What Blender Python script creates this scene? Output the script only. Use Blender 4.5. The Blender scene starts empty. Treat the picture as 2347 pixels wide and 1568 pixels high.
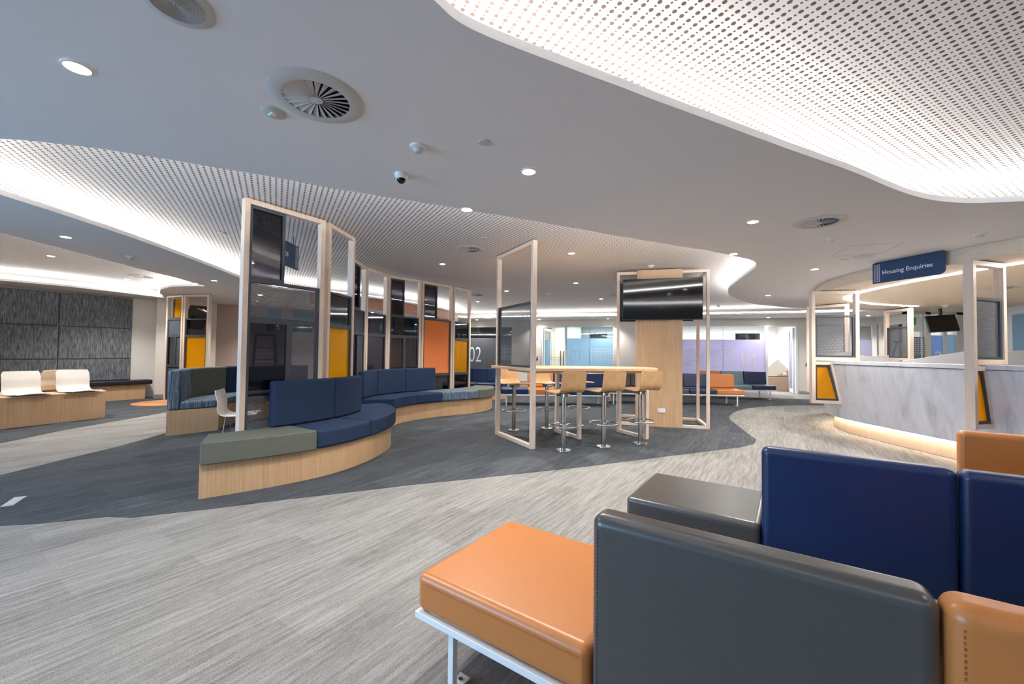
import bpy, bmesh, math, random
from mathutils import Vector, Matrix
random.seed(7)
S = bpy.context.scene
COL = S.collection

# ------------------------------------------------------------------ camera, light, exposure
FPX, PITCH, ROLL, CH = 930.0, .026, -.012, 1.25
CX, CY = 1173.5, 784.0
_f = Vector((0, math.cos(PITCH), math.sin(PITCH)))
_u0 = Vector((0, -math.sin(PITCH), math.cos(PITCH)))
_r0 = Vector((1, 0, 0))
_c, _s = math.cos(ROLL), math.sin(ROLL)
_r = _c*_r0 - _s*_u0
_u = _s*_r0 + _c*_u0
cam_d = bpy.data.cameras.new('camera')
cam_d.sensor_width = 36.0
cam_d.lens = FPX/2347.0*36.0
cam_d.clip_start = .02
cam = bpy.data.objects.new('camera', cam_d)
COL.objects.link(cam)
M = Matrix((( _r.x, _u.x, -_f.x), (_r.y, _u.y, -_f.y), (_r.z, _u.z, -_f.z))).to_4x4()
M.translation = Vector((0, 0, CH))
cam.matrix_world = M
S.camera = cam

S.view_settings.view_transform = 'Standard'
S.view_settings.look = 'None'
S.view_settings.gamma = 1.0
S.view_settings.use_curve_mapping = False
S.view_settings.exposure = 1.1
S.cycles.diffuse_bounces = 6
w = bpy.data.worlds.new('world'); S.world = w; w.use_nodes = True
w.node_tree.nodes['Background'].inputs[0].default_value = (.55, .78, 1, 1)
w.node_tree.nodes['Background'].inputs[1].default_value = 1.6

DOWN_W, COVE_E, DAY_W = 66.0, 20.0, 260.0
WARM = (1, .965, .925)

def lamp(kind, name, loc, energy, col=(1, 1, 1), **k):
    d = bpy.data.lights.new(name, kind); d.energy = energy; d.color = col
    tgt = k.pop('target', None)
    for a, b in k.items(): setattr(d, a, b)
    o = bpy.data.objects.new(name, d); COL.objects.link(o); o.location = loc
    if tgt is not None:
        o.rotation_euler = (Vector(tgt)-Vector(loc)).to_track_quat('-Z', 'Y').to_euler()
    return o
# daylight coming through the tall windows on the left behind the camera
lamp('AREA', 'window_daylight', (-7.9, -1.2, 1.35), DAY_W, (.34, .62, 1.0), shape='RECTANGLE', size=5.0, size_y=2.1, target=(-2.0, 2.8, 1.1))

# ------------------------------------------------------------------ geometry of the picture -> metres
def U(px, py, z):
    d = _f + (px-CX)/FPX*_r - (py-CY)/FPX*_u
    t = (z-CH)/d.z
    return Vector((d.x*t, d.y*t, z))
def hor(px):
    return CY + FPX*(_f.z + (px-CX)/FPX*_r.z)/_u.z
def X(px, y): return (px-CX)/FPX*y
def Z(px, py, y): return CH + (hor(px)-py)*y/FPX
ZP, ZQ = 2.50, 2.74          # plaster ceiling, perforated ceiling

# ------------------------------------------------------------------ object helpers
def tag(o, label=None, cat=None, group=None, kind=None):
    if label: o['label'] = label
    if cat: o['category'] = cat
    if group: o['group'] = group
    if kind: o['kind'] = kind
    return o
def thing(name, label, cat, loc=(0, 0, 0), rz=0, group=None):
    o = bpy.data.objects.new(name, None); COL.objects.link(o)
    o.location = loc; o.rotation_euler = (0, 0, rz); o.empty_display_size = .1
    return tag(o, label, cat, group)
def mesh(name, bm, mat, parent=None, bevel=0, seg=3, smooth=None):
    bmesh.ops.recalc_face_normals(bm, faces=bm.faces)
    me = bpy.data.meshes.new(name); bm.to_mesh(me); bm.free()
    o = bpy.data.objects.new(name, me); COL.objects.link(o)
    if mat: me.materials.append(mat)
    if parent: o.parent = parent
    if smooth is None: smooth = bevel > 0
    if smooth:
        me.polygons.foreach_set('use_smooth', [True]*len(me.polygons))
        if not bevel:
            me.set_sharp_from_angle(angle=math.radians(38))
    if bevel:
        m = o.modifiers.new('bevel', 'BEVEL'); m.width = bevel; m.segments = seg
        m.limit_method = 'ANGLE'; m.angle_limit = math.radians(50); m.harden_normals = True
    return o
def struct(name, bm, mat, **k): return tag(mesh(name, bm, mat, **k), kind='structure')
def B(): return bmesh.new()
def box(bm, a, b, mat=None):
    x0, y0, z0 = a; x1, y1, z1 = b
    v = [Vector(p) for p in ((x0,y0,z0),(x1,y0,z0),(x1,y1,z0),(x0,y1,z0),(x0,y0,z1),(x1,y0,z1),(x1,y1,z1),(x0,y1,z1))]
    if mat is not None: v = [mat @ q for q in v]
    v = [bm.verts.new(q) for q in v]
    for f in ((0,3,2,1),(4,5,6,7),(0,1,5,4),(1,2,6,5),(2,3,7,6),(3,0,4,7)): bm.faces.new([v[i] for i in f])
    return bm
def prism(bm, poly, z0, z1):
    a = [bm.verts.new((p[0], p[1], z0)) for p in poly]
    b = [bm.verts.new((p[0], p[1], z1)) for p in poly]
    n = len(poly)
    bm.faces.new(a[::-1]); bm.faces.new(b)
    for i in range(n): bm.faces.new((a[i], a[(i+1) % n], b[(i+1) % n], b[i]))
    return bm
def hull_side(bm, lo, hi):
    n = len(lo)
    a = [bm.verts.new(p) for p in lo]; b = [bm.verts.new(p) for p in hi]
    bm.faces.new(a[::-1]); bm.faces.new(b)
    for i in range(n): bm.faces.new((a[i], a[(i+1) % n], b[(i+1) % n], b[i]))
    return bm
def cyl(bm, c, r0, r1, z0, z1, n=32):
    lo = [(c[0]+r0*math.cos(2*math.pi*i/n), c[1]+r0*math.sin(2*math.pi*i/n), z0) for i in range(n)]
    hi = [(c[0]+r1*math.cos(2*math.pi*i/n), c[1]+r1*math.sin(2*math.pi*i/n), z1) for i in range(n)]
    return hull_side(bm, lo, hi)
def lathe(bm, prof, n=32, c=(0, 0)):
    rings = []
    for r, z in prof:
        rings.append([bm.verts.new((c[0]+r*math.cos(2*math.pi*i/n), c[1]+r*math.sin(2*math.pi*i/n), z)) for i in range(n)] if r > 1e-6 else [bm.verts.new((c[0], c[1], z))])
    for A, D in zip(rings, rings[1:]):
        for i in range(n):
            j = (i+1) % n
            if len(A) == 1 and len(D) == 1: continue
            if len(A) == 1: bm.faces.new((A[0], D[j], D[i]))
            elif len(D) == 1: bm.faces.new((A[i], A[j], D[0]))
            else: bm.faces.new((A[i], A[j], D[j], D[i]))
    return bm
def tube(bm, pts, r, n=8, closed=False):
    pts = [Vector(p) for p in pts]; m = len(pts); rings = []
    for i, p in enumerate(pts):
        if closed: t = pts[(i+1) % m]-pts[i-1]
        else: t = pts[min(i+1, m-1)]-pts[max(i-1, 0)]
        t.normalize()
        a = Vector((0, 0, 1)) if abs(t.z) < .9 else Vector((1, 0, 0))
        u = t.cross(a).normalized(); v = t.cross(u)
        rings.append([bm.verts.new(p+r*(math.cos(2*math.pi*k/n)*u+math.sin(2*math.pi*k/n)*v)) for k in range(n)])
    for i in range(m if closed else m-1):
        A, D = rings[i], rings[(i+1) % m]
        for k in range(n): bm.faces.new((A[k], A[(k+1) % n], D[(k+1) % n], D[k]))
    if not closed:
        bm.faces.new(rings[0][::-1]); bm.faces.new(rings[-1])
    return bm
def tors(bm, c, R, r, n=40, k=10):
    return tube(bm, [(c[0]+R*math.cos(2*math.pi*i/n), c[1]+R*math.sin(2*math.pi*i/n), c[2]) for i in range(n)], r, k, True)
def cr(P, t):
    """Catmull-Rom through a list of 2D points, t in index units"""
    n = len(P); t = max(0, min(n-1-1e-6, t)); i = int(t); u = t-i
    p = [Vector(P[max(0, min(n-1, j))][:2]) for j in (i-1, i, i+1, i+2)]
    return .5*((2*p[1])+(p[2]-p[0])*u+(2*p[0]-5*p[1]+4*p[2]-p[3])*u*u+(3*p[1]-p[0]-3*p[2]+p[3])*u**3)
def smooth_line(P, per=6):
    n = (len(P)-1)*per
    return [cr(P, i/per) for i in range(n+1)]
def offset(P, d, closed=False):
    out = []; n = len(P)
    for i in range(n):
        a = P[i-1] if (i or closed) else P[i]; b = P[(i+1) % n] if (i < n-1 or closed) else P[i]
        t = (Vector(b[:2])-Vector(a[:2])).normalized()
        out.append(Vector(P[i][:2])+d*Vector((t.y, -t.x)))
    return out
def textmesh(name, s, size, mat, parent, M4, sx=1.0, ext=.002, bold=0.0, align='LEFT'):
    cu = bpy.data.curves.new('t', 'FONT'); cu.body = s; cu.size = size; cu.extrude = ext; cu.offset = bold
    cu.align_x = align; cu.resolution_u = 6
    t = bpy.data.objects.new('t', cu); COL.objects.link(t)
    me = bpy.data.meshes.new_from_object(t.evaluated_get(bpy.context.evaluated_depsgraph_get()))
    bpy.data.objects.remove(t)
    me.transform(M4 @ Matrix.Diagonal((sx, 1, 1, 1)))
    me.materials.clear(); me.materials.append(mat); me.name = name
    o = bpy.data.objects.new(name, me); COL.objects.link(o); o.parent = parent
    return o
def copy_tree(o, parent=None):
    c = o.copy(); COL.objects.link(c); c.parent = parent
    for ch in [x for x in S.objects if x.parent == o]: copy_tree(ch, c)
    return c

# ------------------------------------------------------------------ materials
def nt(name):
    m = bpy.data.materials.new(name); m.use_nodes = True
    t = m.node_tree; return m, t, t.nodes['Principled BSDF']
def N(t, k, **p):
    n = t.nodes.new(k)
    for a, b in p.items(): setattr(n, a, b)
    return n
def L(t, a, b): t.links.new(a, b)
def mth(t, op, a, b=None, c=None):
    n = N(t, 'ShaderNodeMath', operation=op)
    for i, v in enumerate((a, b, c)):
        if v is None: continue
        if isinstance(v, (int, float)): n.inputs[i].default_value = v
        else: L(t, v, n.inputs[i])
    return n.outputs[0]
def coords(t, scale=(1, 1, 1), rot=(0, 0, 0), gen='Object'):
    c = N(t, 'ShaderNodeTexCoord'); m = N(t, 'ShaderNodeMapping')
    m.inputs['Scale'].default_value = scale; m.inputs['Rotation'].default_value = rot
    L(t, c.outputs[gen], m.inputs[0]); return m.outputs[0]
def noise(t, vec, scale, detail=4, rough=.5, dist=0):
    n = N(t, 'ShaderNodeTexNoise'); n.inputs['Scale'].default_value = scale
    n.inputs['Detail'].default_value = detail; n.inputs['Roughness'].default_value = rough; n.inputs['Distortion'].default_value = dist
    L(t, vec, n.inputs['Vector']); return n.outputs[0]
def ramp(t, fac, stops):
    r = N(t, 'ShaderNodeValToRGB'); e = r.color_ramp.elements
    while len(e) < len(stops): e.new(.5)
    for i, (p, c) in enumerate(stops): e[i].position = p; e[i].color = (*c, 1)
    L(t, fac, r.inputs[0]); return r.outputs[0]
def bump(t, bsdf, h, strength=.2, dist=.01):
    b = N(t, 'ShaderNodeBump'); b.inputs['Strength'].default_value = strength; b.inputs['Distance'].default_value = dist
    L(t, h, b.inputs['Height']); L(t, b.outputs[0], bsdf.inputs['Normal'])
def srgb(h):
    h = h.lstrip('#'); v = [int(h[i:i+2], 16)/255 for i in (0, 2, 4)]
    return tuple((x/12.92 if x <= .04045 else ((x+.055)/1.055)**2.4) for x in v)
def plain(name, c, rough=.6, metal=0, var=.06, nscale=30, bmp=0, spec=.5, coat=0):
    m, t, b = nt(name)
    if isinstance(c, str): c = srgb(c)
    v = coords(t); f = noise(t, v, nscale, 3)
    lo = tuple(x*(1-var) for x in c); hi = tuple(min(1, x*(1+var)) for x in c)
    L(t, ramp(t, f, [(.3, lo), (.7, hi)]), b.inputs['Base Color'])
    b.inputs['Roughness'].default_value = rough; b.inputs['Metallic'].default_value = metal
    b.inputs['Specular IOR Level'].default_value = spec; b.inputs['Coat Weight'].default_value = coat; b.inputs['Coat Roughness'].default_value = .22
    if bmp: bump(t, b, noise(t, v, nscale*8, 3), bmp, .002)
    return m
def wood(name, c0, c1, scale=(60, 60, 1.2), rough=.45):
    m, t, b = nt(name); v = coords(t, scale)
    f = noise(t, v, 1.6, 5, .6, .15)
    v2 = coords(t, (5, 5, .4)); g = noise(t, v2, 1.4, 2)
    mix = mth(t, 'ADD', mth(t, 'MULTIPLY', f, .75), mth(t, 'MULTIPLY', g, .25))
    L(t, ramp(t, mix, [(.3, srgb(c0)), (.7, srgb(c1))]), b.inputs['Base Color'])
    b.inputs['Roughness'].default_value = rough; bump(t, b, f, .05, .002)
    return m
def fabric_stripe(name, cols, sx=90, sz=3):
    m, t, b = nt(name)
    f = noise(t, coords(t, (sx, sx, sz)), 1, 4, .7)
    L(t, ramp(t, f, [(.35, srgb(cols[0])), (.5, srgb(cols[1])), (.66, srgb(cols[2]))]), b.inputs['Base Color'])
    b.inputs['Roughness'].default_value = .9; b.inputs['Specular IOR Level'].default_value = .15
    bump(t, b, noise(t, coords(t), 500, 2), .3, .002)
    return m
def carpet(name, stops, rot=-56.2):
    m, t, b = nt(name)
    c = N(t, 'ShaderNodeTexCoord'); vr = N(t, 'ShaderNodeMapping'); vr.inputs['Rotation'].default_value = (0, 0, math.radians(rot))
    L(t, c.outputs['Object'], vr.inputs[0])
    def sc(x, y):
        q = N(t, 'ShaderNodeMapping'); q.inputs['Scale'].default_value = (x, y, 1); L(t, vr.outputs[0], q.inputs[0]); return q.outputs[0]
    # plank sized carpet tiles, each with its own shade
    br = N(t, 'ShaderNodeTexBrick'); br.offset = .5
    br.inputs['Scale'].default_value = 1; br.inputs['Brick Width'].default_value = 1.0; br.inputs['Row Height'].default_value = .25
    br.inputs['Mortar Size'].default_value = 0; br.inputs['Color1'].default_value = (0, 0, 0, 1); br.inputs['Color2'].default_value = (1, 1, 1, 1); br.inputs['Bias'].default_value = 0
    L(t, vr.outputs[0], br.inputs['Vector'])
    streak = noise(t, sc(2.2, 40), 1, 7, .72, .12)
    mott = noise(t, sc(22, 80), 1, 4, .75)
    broad = noise(t, sc(.8, 5), 1, 3, .5)
    s1 = mth(t, 'MULTIPLY', streak, .62)
    s2 = mth(t, 'MULTIPLY', mott, .26)
    s3 = mth(t, 'MULTIPLY', broad, .12)
    s4 = mth(t, 'MULTIPLY_ADD', br.outputs['Color'], .07, -.035)
    f = mth(t, 'ADD', mth(t, 'ADD', s1, s2), mth(t, 'ADD', s3, s4))
    f = mth(t, 'ADD', f, mth(t, 'MULTIPLY_ADD', noise(t, sc(200, 250), 1, 2, .6), .56, -.28))
    L(t, ramp(t, f, [(p, srgb(q)) for p, q in stops]), b.inputs['Base Color'])
    b.inputs['Roughness'].default_value = .95; b.inputs['Specular IOR Level'].default_value = .1
    wv = N(t, 'ShaderNodeTexWave'); wv.inputs['Scale'].default_value = 55; wv.inputs['Distortion'].default_value = 4; wv.inputs['Detail'].default_value = 2; wv.inputs['Detail Scale'].default_value = 3
    wv.bands_direction = 'Y'; L(t, vr.outputs[0], wv.inputs['Vector'])
    h = mth(t, 'ADD', mth(t, 'MULTIPLY', wv.outputs['Fac'], .5), noise(t, sc(260, 260), 1, 2))
    bump(t, b, h, .55, .004)
    return m
def perforated(name, c):
    """square lattice turned 30.2 degrees, pitch 46.7 mm, large and small round holes"""
    m, t, b = nt(name)
    v = coords(t, (1/.0467, 1/.0467, 1), (0, 0, math.radians(-30.2)), 'Object')
    sp = N(t, 'ShaderNodeSeparateXYZ'); L(t, v, sp.inputs[0])
    x = mth(t, 'SUBTRACT', mth(t, 'FRACT', mth(t, 'ADD', sp.outputs[0], .17)), .5)
    y = mth(t, 'SUBTRACT', mth(t, 'FRACT', sp.outputs[1]), .5)
    y2 = mth(t, 'SUBTRACT', mth(t, 'FRACT', mth(t, 'ADD', sp.outputs[1], .5)), .5)
    def disc(yy, r):
        d = mth(t, 'SQRT', mth(t, 'ADD', mth(t, 'MULTIPLY', x, x), mth(t, 'MULTIPLY', yy, yy)))
        return mth(t, 'LESS_THAN', d, r)
    h = mth(t, 'MAXIMUM', disc(y, .225), disc(y2, .12))
    mx = N(t, 'ShaderNodeMix', data_type='RGBA'); L(t, h, mx.inputs['Factor'])
    mx.inputs[6].default_value = (*srgb(c), 1); mx.inputs[7].default_value = (.13, .095, .08, 1)
    L(t, mx.outputs[2], b.inputs['Base Color'])
    b.inputs['Roughness'].default_value = .8; b.inputs['Specular IOR Level'].default_value = .2
    return m
def glass(name, tint, refl=.08, rough=.03, diff=0, dcol=(1, 1, 1)):
    m = bpy.data.materials.new(name); m.use_nodes = True; t = m.node_tree; t.nodes.clear()
    out = N(t, 'ShaderNodeOutputMaterial'); tr = N(t, 'ShaderNodeBsdfTransparent'); gl = N(t, 'ShaderNodeBsdfGlossy')
    tr.inputs[0].default_value = (*tint, 1); gl.inputs['Roughness'].default_value = rough
    lw = N(t, 'ShaderNodeLayerWeight'); lw.inputs[0].default_value = .35
    fac = mth(t, 'ADD', mth(t, 'MULTIPLY', lw.outputs['Fresnel'], .24), refl*.4)
    mx = N(t, 'ShaderNodeMixShader'); L(t, fac, mx.inputs[0]); L(t, tr.outputs[0], mx.inputs[1]); L(t, gl.outputs[0], mx.inputs[2])
    last = mx.outputs[0]
    if diff:
        df = N(t, 'ShaderNodeBsdfDiffuse'); df.inputs[0].default_value = (*dcol, 1)
        tl = N(t, 'ShaderNodeBsdfTranslucent'); tl.inputs[0].default_value = (*dcol, 1)
        a = N(t, 'ShaderNodeMixShader'); a.inputs[0].default_value = .6; L(t, df.outputs[0], a.inputs[1]); L(t, tl.outputs[0], a.inputs[2])
        m2 = N(t, 'ShaderNodeMixShader'); m2.inputs[0].default_value = diff; L(t, last, m2.inputs[1]); L(t, a.outputs[0], m2.inputs[2]); last = m2.outputs[0]
    L(t, last, out.inputs[0]); return m
def meshpanel(name, c, pitch=.011, r=.34):
    m, t, b = nt(name)
    v = coords(t, (1/pitch, 1/pitch, 1/pitch)); sp = N(t, 'ShaderNodeSeparateXYZ'); L(t, v, sp.inputs[0])
    row = mth(t, 'FLOOR', sp.outputs[2])
    sh = mth(t, 'MULTIPLY', mth(t, 'MODULO', mth(t, 'ABSOLUTE', row), 2), .5)
    x = mth(t, 'SUBTRACT', mth(t, 'FRACT', mth(t, 'ADD', sp.outputs[0], sh)), .5)
    y = mth(t, 'SUBTRACT', mth(t, 'FRACT', sp.outputs[2]), .5)
    d = mth(t, 'SQRT', mth(t, 'ADD', mth(t, 'MULTIPLY', x, x), mth(t, 'MULTIPLY', y, y)))
    L(t, mth(t, 'GREATER_THAN', d, r), b.inputs['Alpha'])
    b.inputs['Base Color'].default_value = (*srgb(c), 1); b.inputs['Roughness'].default_value = .5
    return m
def emis(name, c, e):
    m = bpy.data.materials.new(name); m.use_nodes = True; t = m.node_tree; t.nodes.clear()
    o = N(t, 'ShaderNodeOutputMaterial'); em = N(t, 'ShaderNodeEmission'); em.inputs[0].default_value = (*c, 1); em.inputs[1].default_value = e
    L(t, em.outputs[0], o.inputs[0]); return m
def marble(name):
    m, t, b = nt(name)
    v = coords(t, (3.0, 3.0, .75), (0, math.radians(14), 0))
    f = noise(t, v, 1.6, 9, .68, 1.1)
    g = noise(t, coords(t, (14, 14, 3)), 1, 5, .6, .4)
    k = mth(t, 'ADD', mth(t, 'MULTIPLY', f, .8), mth(t, 'MULTIPLY', g, .2))
    L(t, ramp(t, k, [(.34, srgb('a9a7aa')), (.45, srgb('c6c5c8')), (.62, srgb('d4d3d6'))]), b.inputs['Base Color'])
    b.inputs['Roughness'].default_value = .3
    return m

PLASTER = plain('plaster_paint', 'e2e0e0', .85, var=.01)
PERF = perforated('perforated_board', 'ebe8e6')
WHITE = plain('white_paint', 'dcdad6', .8, var=.01)
CREAMW = plain('cream_paint', 'd8d3ca', .8, var=.01)
PINKW = plain('blush_paint', 'dcc8be', .8, var=.01)
CARL = carpet('light_carpet', [(.30, '5b5854'), (.44, '807d79'), (.56, '95928e'), (.70, 'b0aeaa')])
CARD = carpet('charcoal_carpet', [(.28, '2c2f33'), (.46, '464a4e'), (.58, '585b5f'), (.72, '74777a')])
TIMB = wood('oak_veneer', 'b48f68', 'd2b08a')
TIMP = wood('pale_ash_frame', 'cfb8a4', 'dfcdbc', (50, 50, 2))
TIMH = wood('oak_tabletop', 'c4a07a', 'dbbb95', (2, 40, 40))
SOFF = wood('oak_soffit', 'd2bea6', 'e2d0ba', (30, 1.5, 30), .6)
PLY = wood('bent_ply', 'b98e60', 'cda676', (8, 40, 4), .35)
PLYR = wood('orange_timber_bulkhead', 'b98468', 'c8957a', (3, 3, 20), .5)
BLUEF = plain('navy_wool', '2b3a54', .9, var=.12, nscale=120, bmp=.25, spec=.15)
GREYF = plain('olive_grey_wool', '66685f', .9, var=.12, nscale=120, bmp=.25, spec=.15)
STRF = fabric_stripe('striped_blue_wool', ('2c3e52', '56677a', '9aa09c'))
ACOU = fabric_stripe('charcoal_acoustic_fabric', ('484c50', '686d72', '8b9094'), 60, 6)
BLACKV = plain('black_vinyl', '1c1c26', .4)
VORG = plain('orange_vinyl', 'bd763d', .36, var=.03, bmp=.06, nscale=60)
VORD = plain('orange_thread', 'a8561c', .7)
VGRY = plain('pewter_vinyl', '4b4845', .30, coat=.25, var=.03, bmp=.015, nscale=60)
VBLU = plain('navy_vinyl', '11274f', .36, var=.05, bmp=.05, nscale=60)
VTEA = plain('teal_grey_vinyl', '6c8790', .4, var=.03)
WHM = plain('white_metal', 'dfe1e2', .4, var=.01)
CHAR = plain('charcoal_frame', '3c4148', .5, var=.03)
CHARP = plain('charcoal_panel', '3d4149', .8, var=.05)
ORGP = plain('orange_panel', 'ea8246', .85, var=.05, bmp=.2)
STEEL = plain('brushed_steel', 'b8b4ae', .24, metal=1, var=.02)
CHROME = plain('chrome', 'd8d8d8', .08, metal=1, var=.01)
BLACK = plain('black_plastic', '141416', .3)
SCREEN = plain('screen_glass', '0a090b', .06, var=0, spec=.6)
VOID = plain('vent_interior', '08080a', .9)
WHP = plain('white_plastic', 'e6e4e0', .4, var=.01)
VENT = plain('vent_enamel', 'c6c2be', .5, var=.01)
NAVYS = plain('navy_sign_face', '1f3f63', .5, var=.02)
LETT = plain('white_lettering', 'e8e8ea', .6, var=0)
CARDB = plain('cardboard', 'b39a7e', .85, var=.05)
CARTN = plain('carton_white_print', 'd8d0bd', .8, var=.04)
MARB = marble('grey_marble')
SMOKE = glass('smoked_glass', (.38, .37, .40), .10)
DSMOKE = glass('dark_glass', (.22, .21, .24), .10)
CLEAR = glass('clear_glass', (.93, .96, .97), .05)
DARKG = glass('grey_tinted_glass', (.34, .34, .36), .12)
YELG = glass('amber_glass', (1.0, .64, .02), .06, diff=.36, dcol=(1, .60, .02))
FROSTL = glass('lilac_film', (.72, .70, .86), .05, .2, .86, srgb('c2bdd2'))
FROSTB = glass('blue_film', (.7, .85, .95), .06, .15, .82, srgb('aec9da'))
FROSTG = glass('grey_film', (.5, .52, .56), .06, .2, .72, srgb('8c9198'))
FROSTD = glass('blue_deep_film', (.65, .78, .95), .06, .2, .85, srgb('9db6dc'))
MESHP = meshpanel('perforated_metal', '5b5d62', .012, .40)
MESHF = meshpanel('fine_perforated_metal', '4a4d53', .008, .34)
COVE = emis('cove_light', (1, .985, .97), COVE_E)
LEDS = emis('led_strip', (1, .96, .92), 48.0)
LEDW = emis('warm_led_strip', (1, .78, .56), 13.0)
DOWNE = emis('downlight_lens', (1, .95, .86), 22.0)
GREEN = emis('green_indicator', (.05, 1, .3), 2.0)
SIGNG = plain('green_sticker', '4fa83c', .6)
HEDGE = plain('hedge_leaves', '4f7d4a', .9, var=.5, nscale=6)
LADB = plain('blue_ladder_fibreglass', '3f86b8', .5)

# ------------------------------------------------------------------ setting: floor
bm = B(); box(bm, (-16, -6, -.1), (17, 22, 0)); struct('floor', bm, CARL)
D1 = [(-260, 1218), (0, 1206), (100, 1200), (245, 1185), (300, 1188-1), (491, 1166), (657, 1145), (765, 1133), (874, 1120), (940, 1112), (1100, 1096), (1332, 1071), (1578, 1040), (1701, 1025), (1729, 1017),
      (1733, 1008), (1714, 994), (1694, 979), (1674, 963), (1671, 954), (1684, 944), (1711, 936), (1761, 931), (1828, 929), (1900, 929.5), (1960, 930),
      (1960, 918), (1862, 916), (1780, 913.5), (1700, 911), (1600, 908), (1450, 905), (1250, 903), (1150, 905), (1000, 908), (900, 912), (760, 922), (620, 941), (500, 963), (392, 990), (275, 1023), (138, 1056), (0, 1090), (-260, 1150)]
P = [U(a, b, 0) for a, b in D1]
bm = B(); prism(bm, [(p.x, p.y) for p in P], -.02, .004); struct('floor.001', bm, CARD)
D2 = [(-200, 1070), (0, 1016.5), (138, 987.6), (275.5, 963.7), (392.6, 943), (500, 927), (620, 911), (700, 901), (640, 890), (420, 880), (200, 890), (-100, 930)]
P = [U(a, b, 0) for a, b in D2]
bm = B(); prism(bm, [(p.x, p.y) for p in P], -.02, .004); struct('floor.002', bm, CARD)

# ------------------------------------------------------------------ setting: ceilings
def pxl(lst, z=ZP): return [U(a, b, z).to_2d() for a, b in lst]
A_edge = pxl([(2347, 461), (2255, 465), (2202, 465), (2148, 460), (2095, 449), (2041, 430), (1961, 396), (1880, 367), (1800, 339), (1650, 284), (1500, 229), (1426, 200), (1362, 177), (1277, 145), (1192, 113), (1117, 83), (1053, 51), (1000, 5)])
A_poly = A_edge + [Vector(q) for q in ((-.46, 1.15), (-.58, .75), (-.6, .1), (-.35, -.9), (.8, -1.7), (3, -2), (4.6, -1.3), (5.3, .1), (5.4, 1.5), (5.1, 2.55), (4.65, 3.05))]
B_near = pxl([(0, 318.6), (76, 323.5), (153, 332), (230, 341), (306, 353), (383, 365), (459, 378), (560, 395), (649.5, 410), (769, 433), (888, 452), (1007, 471), (1127, 491), (1260, 513), (1400, 538), (1500, 555), (1560, 565), (1627, 575), (1677, 586), (1711, 593), (1728, 599.5), (1733, 607), (1728, 616), (1704, 634), (1680, 652), (1670, 663), (1669, 671), (1674, 678), (1694, 687.5), (1728, 696.5), (1778, 702.5), (1828, 706), (1900, 709), (1996, 712.6)])
B_far = pxl([(1850, 717.5), (1610, 722.5), (1400, 726), (1200, 728.5), (1075, 730), (1051, 727), (1049, 722), (1028, 712.7), (992, 704.5), (952, 698), (875, 686), (783, 676), (714, 668.5), (660, 664), (626, 660), (590, 650), (540, 633), (510, 621), (408, 583), (306, 546), (204, 512), (102, 478.6), (0, 446)])
B_poly = B_near + B_far + [Vector((-4.2, 2.95)), Vector((-3.95, 2.62)), Vector((-3.55, 2.46))]
C_near = pxl([(0, 533.4), (102, 559), (204, 585.7), (306, 612.5), (408, 638), (471, 656)])
C_far = pxl([(420, 656), (390, 658), (368, 664), (366, 672), (378, 683), (255, 668), (153, 656.5), (0, 643)])
C_poly = C_near + C_far + [Vector((-11.5, 5.6)), Vector((-11.0, 4.2)), Vector((-6.5, 3.3))]
def clean(P):
    out = []
    for p in P:
        if not out or (Vector(p)-out[-1]).length > .03: out.append(Vector(p))
    return out
def holed(name, outer, holes, z0, z1, mat):
    cu = bpy.data.curves.new('c', 'CURVE'); cu.dimensions = '2D'; cu.fill_mode = 'BOTH'; cu.extrude = (z1-z0)/2
    for P in [outer]+holes:
        s = cu.splines.new('POLY'); s.points.add(len(P)-1); s.use_cyclic_u = True
        for q, p in zip(s.points, P): q.co = (p[0], p[1], 0, 1)
    c = bpy.data.objects.new('c', cu); COL.objects.link(c)
    me = bpy.data.meshes.new_from_object(c.evaluated_get(bpy.context.evaluated_depsgraph_get()))
    bpy.data.objects.remove(c); me.transform(Matrix.Translation((0, 0, (z0+z1)/2)))
    me.materials.clear(); me.materials.append(mat); me.name = name
    o = bpy.data.objects.new(name, me); COL.objects.link(o)
    return tag(o, kind='structure')
def smooth_closed(P, per=3):
    n = len(P); out = []
    for i in range(n):
        a, b, c, d = P[i-1], P[i], P[(i+1) % n], P[(i+2) % n]
        k = per if (c-b).length < 1.6 else 1
        for q in range(k):
            u = q/k
            out.append(.5*((2*b)+(c-a)*u+(2*a-5*b+4*c-d)*u*u+(3*b-a-3*c+d)*u**3))
    return out
A_poly, B_poly, C_poly = smooth_closed(clean(A_poly)), smooth_closed(clean(B_poly), 2), clean(C_poly)
holed('ceiling', [(-15.5, -5.5), (16.5, -5.5), (16.5, 21.5), (-15.5, 21.5)], [A_poly, B_poly, C_poly], ZP, ZP+.043, PLASTER)
bm = B(); box(bm, (-15.5, -5.5, ZQ), (16.5, 21.5, ZQ+.02)); struct('ceiling.001', bm, PERF)

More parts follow.
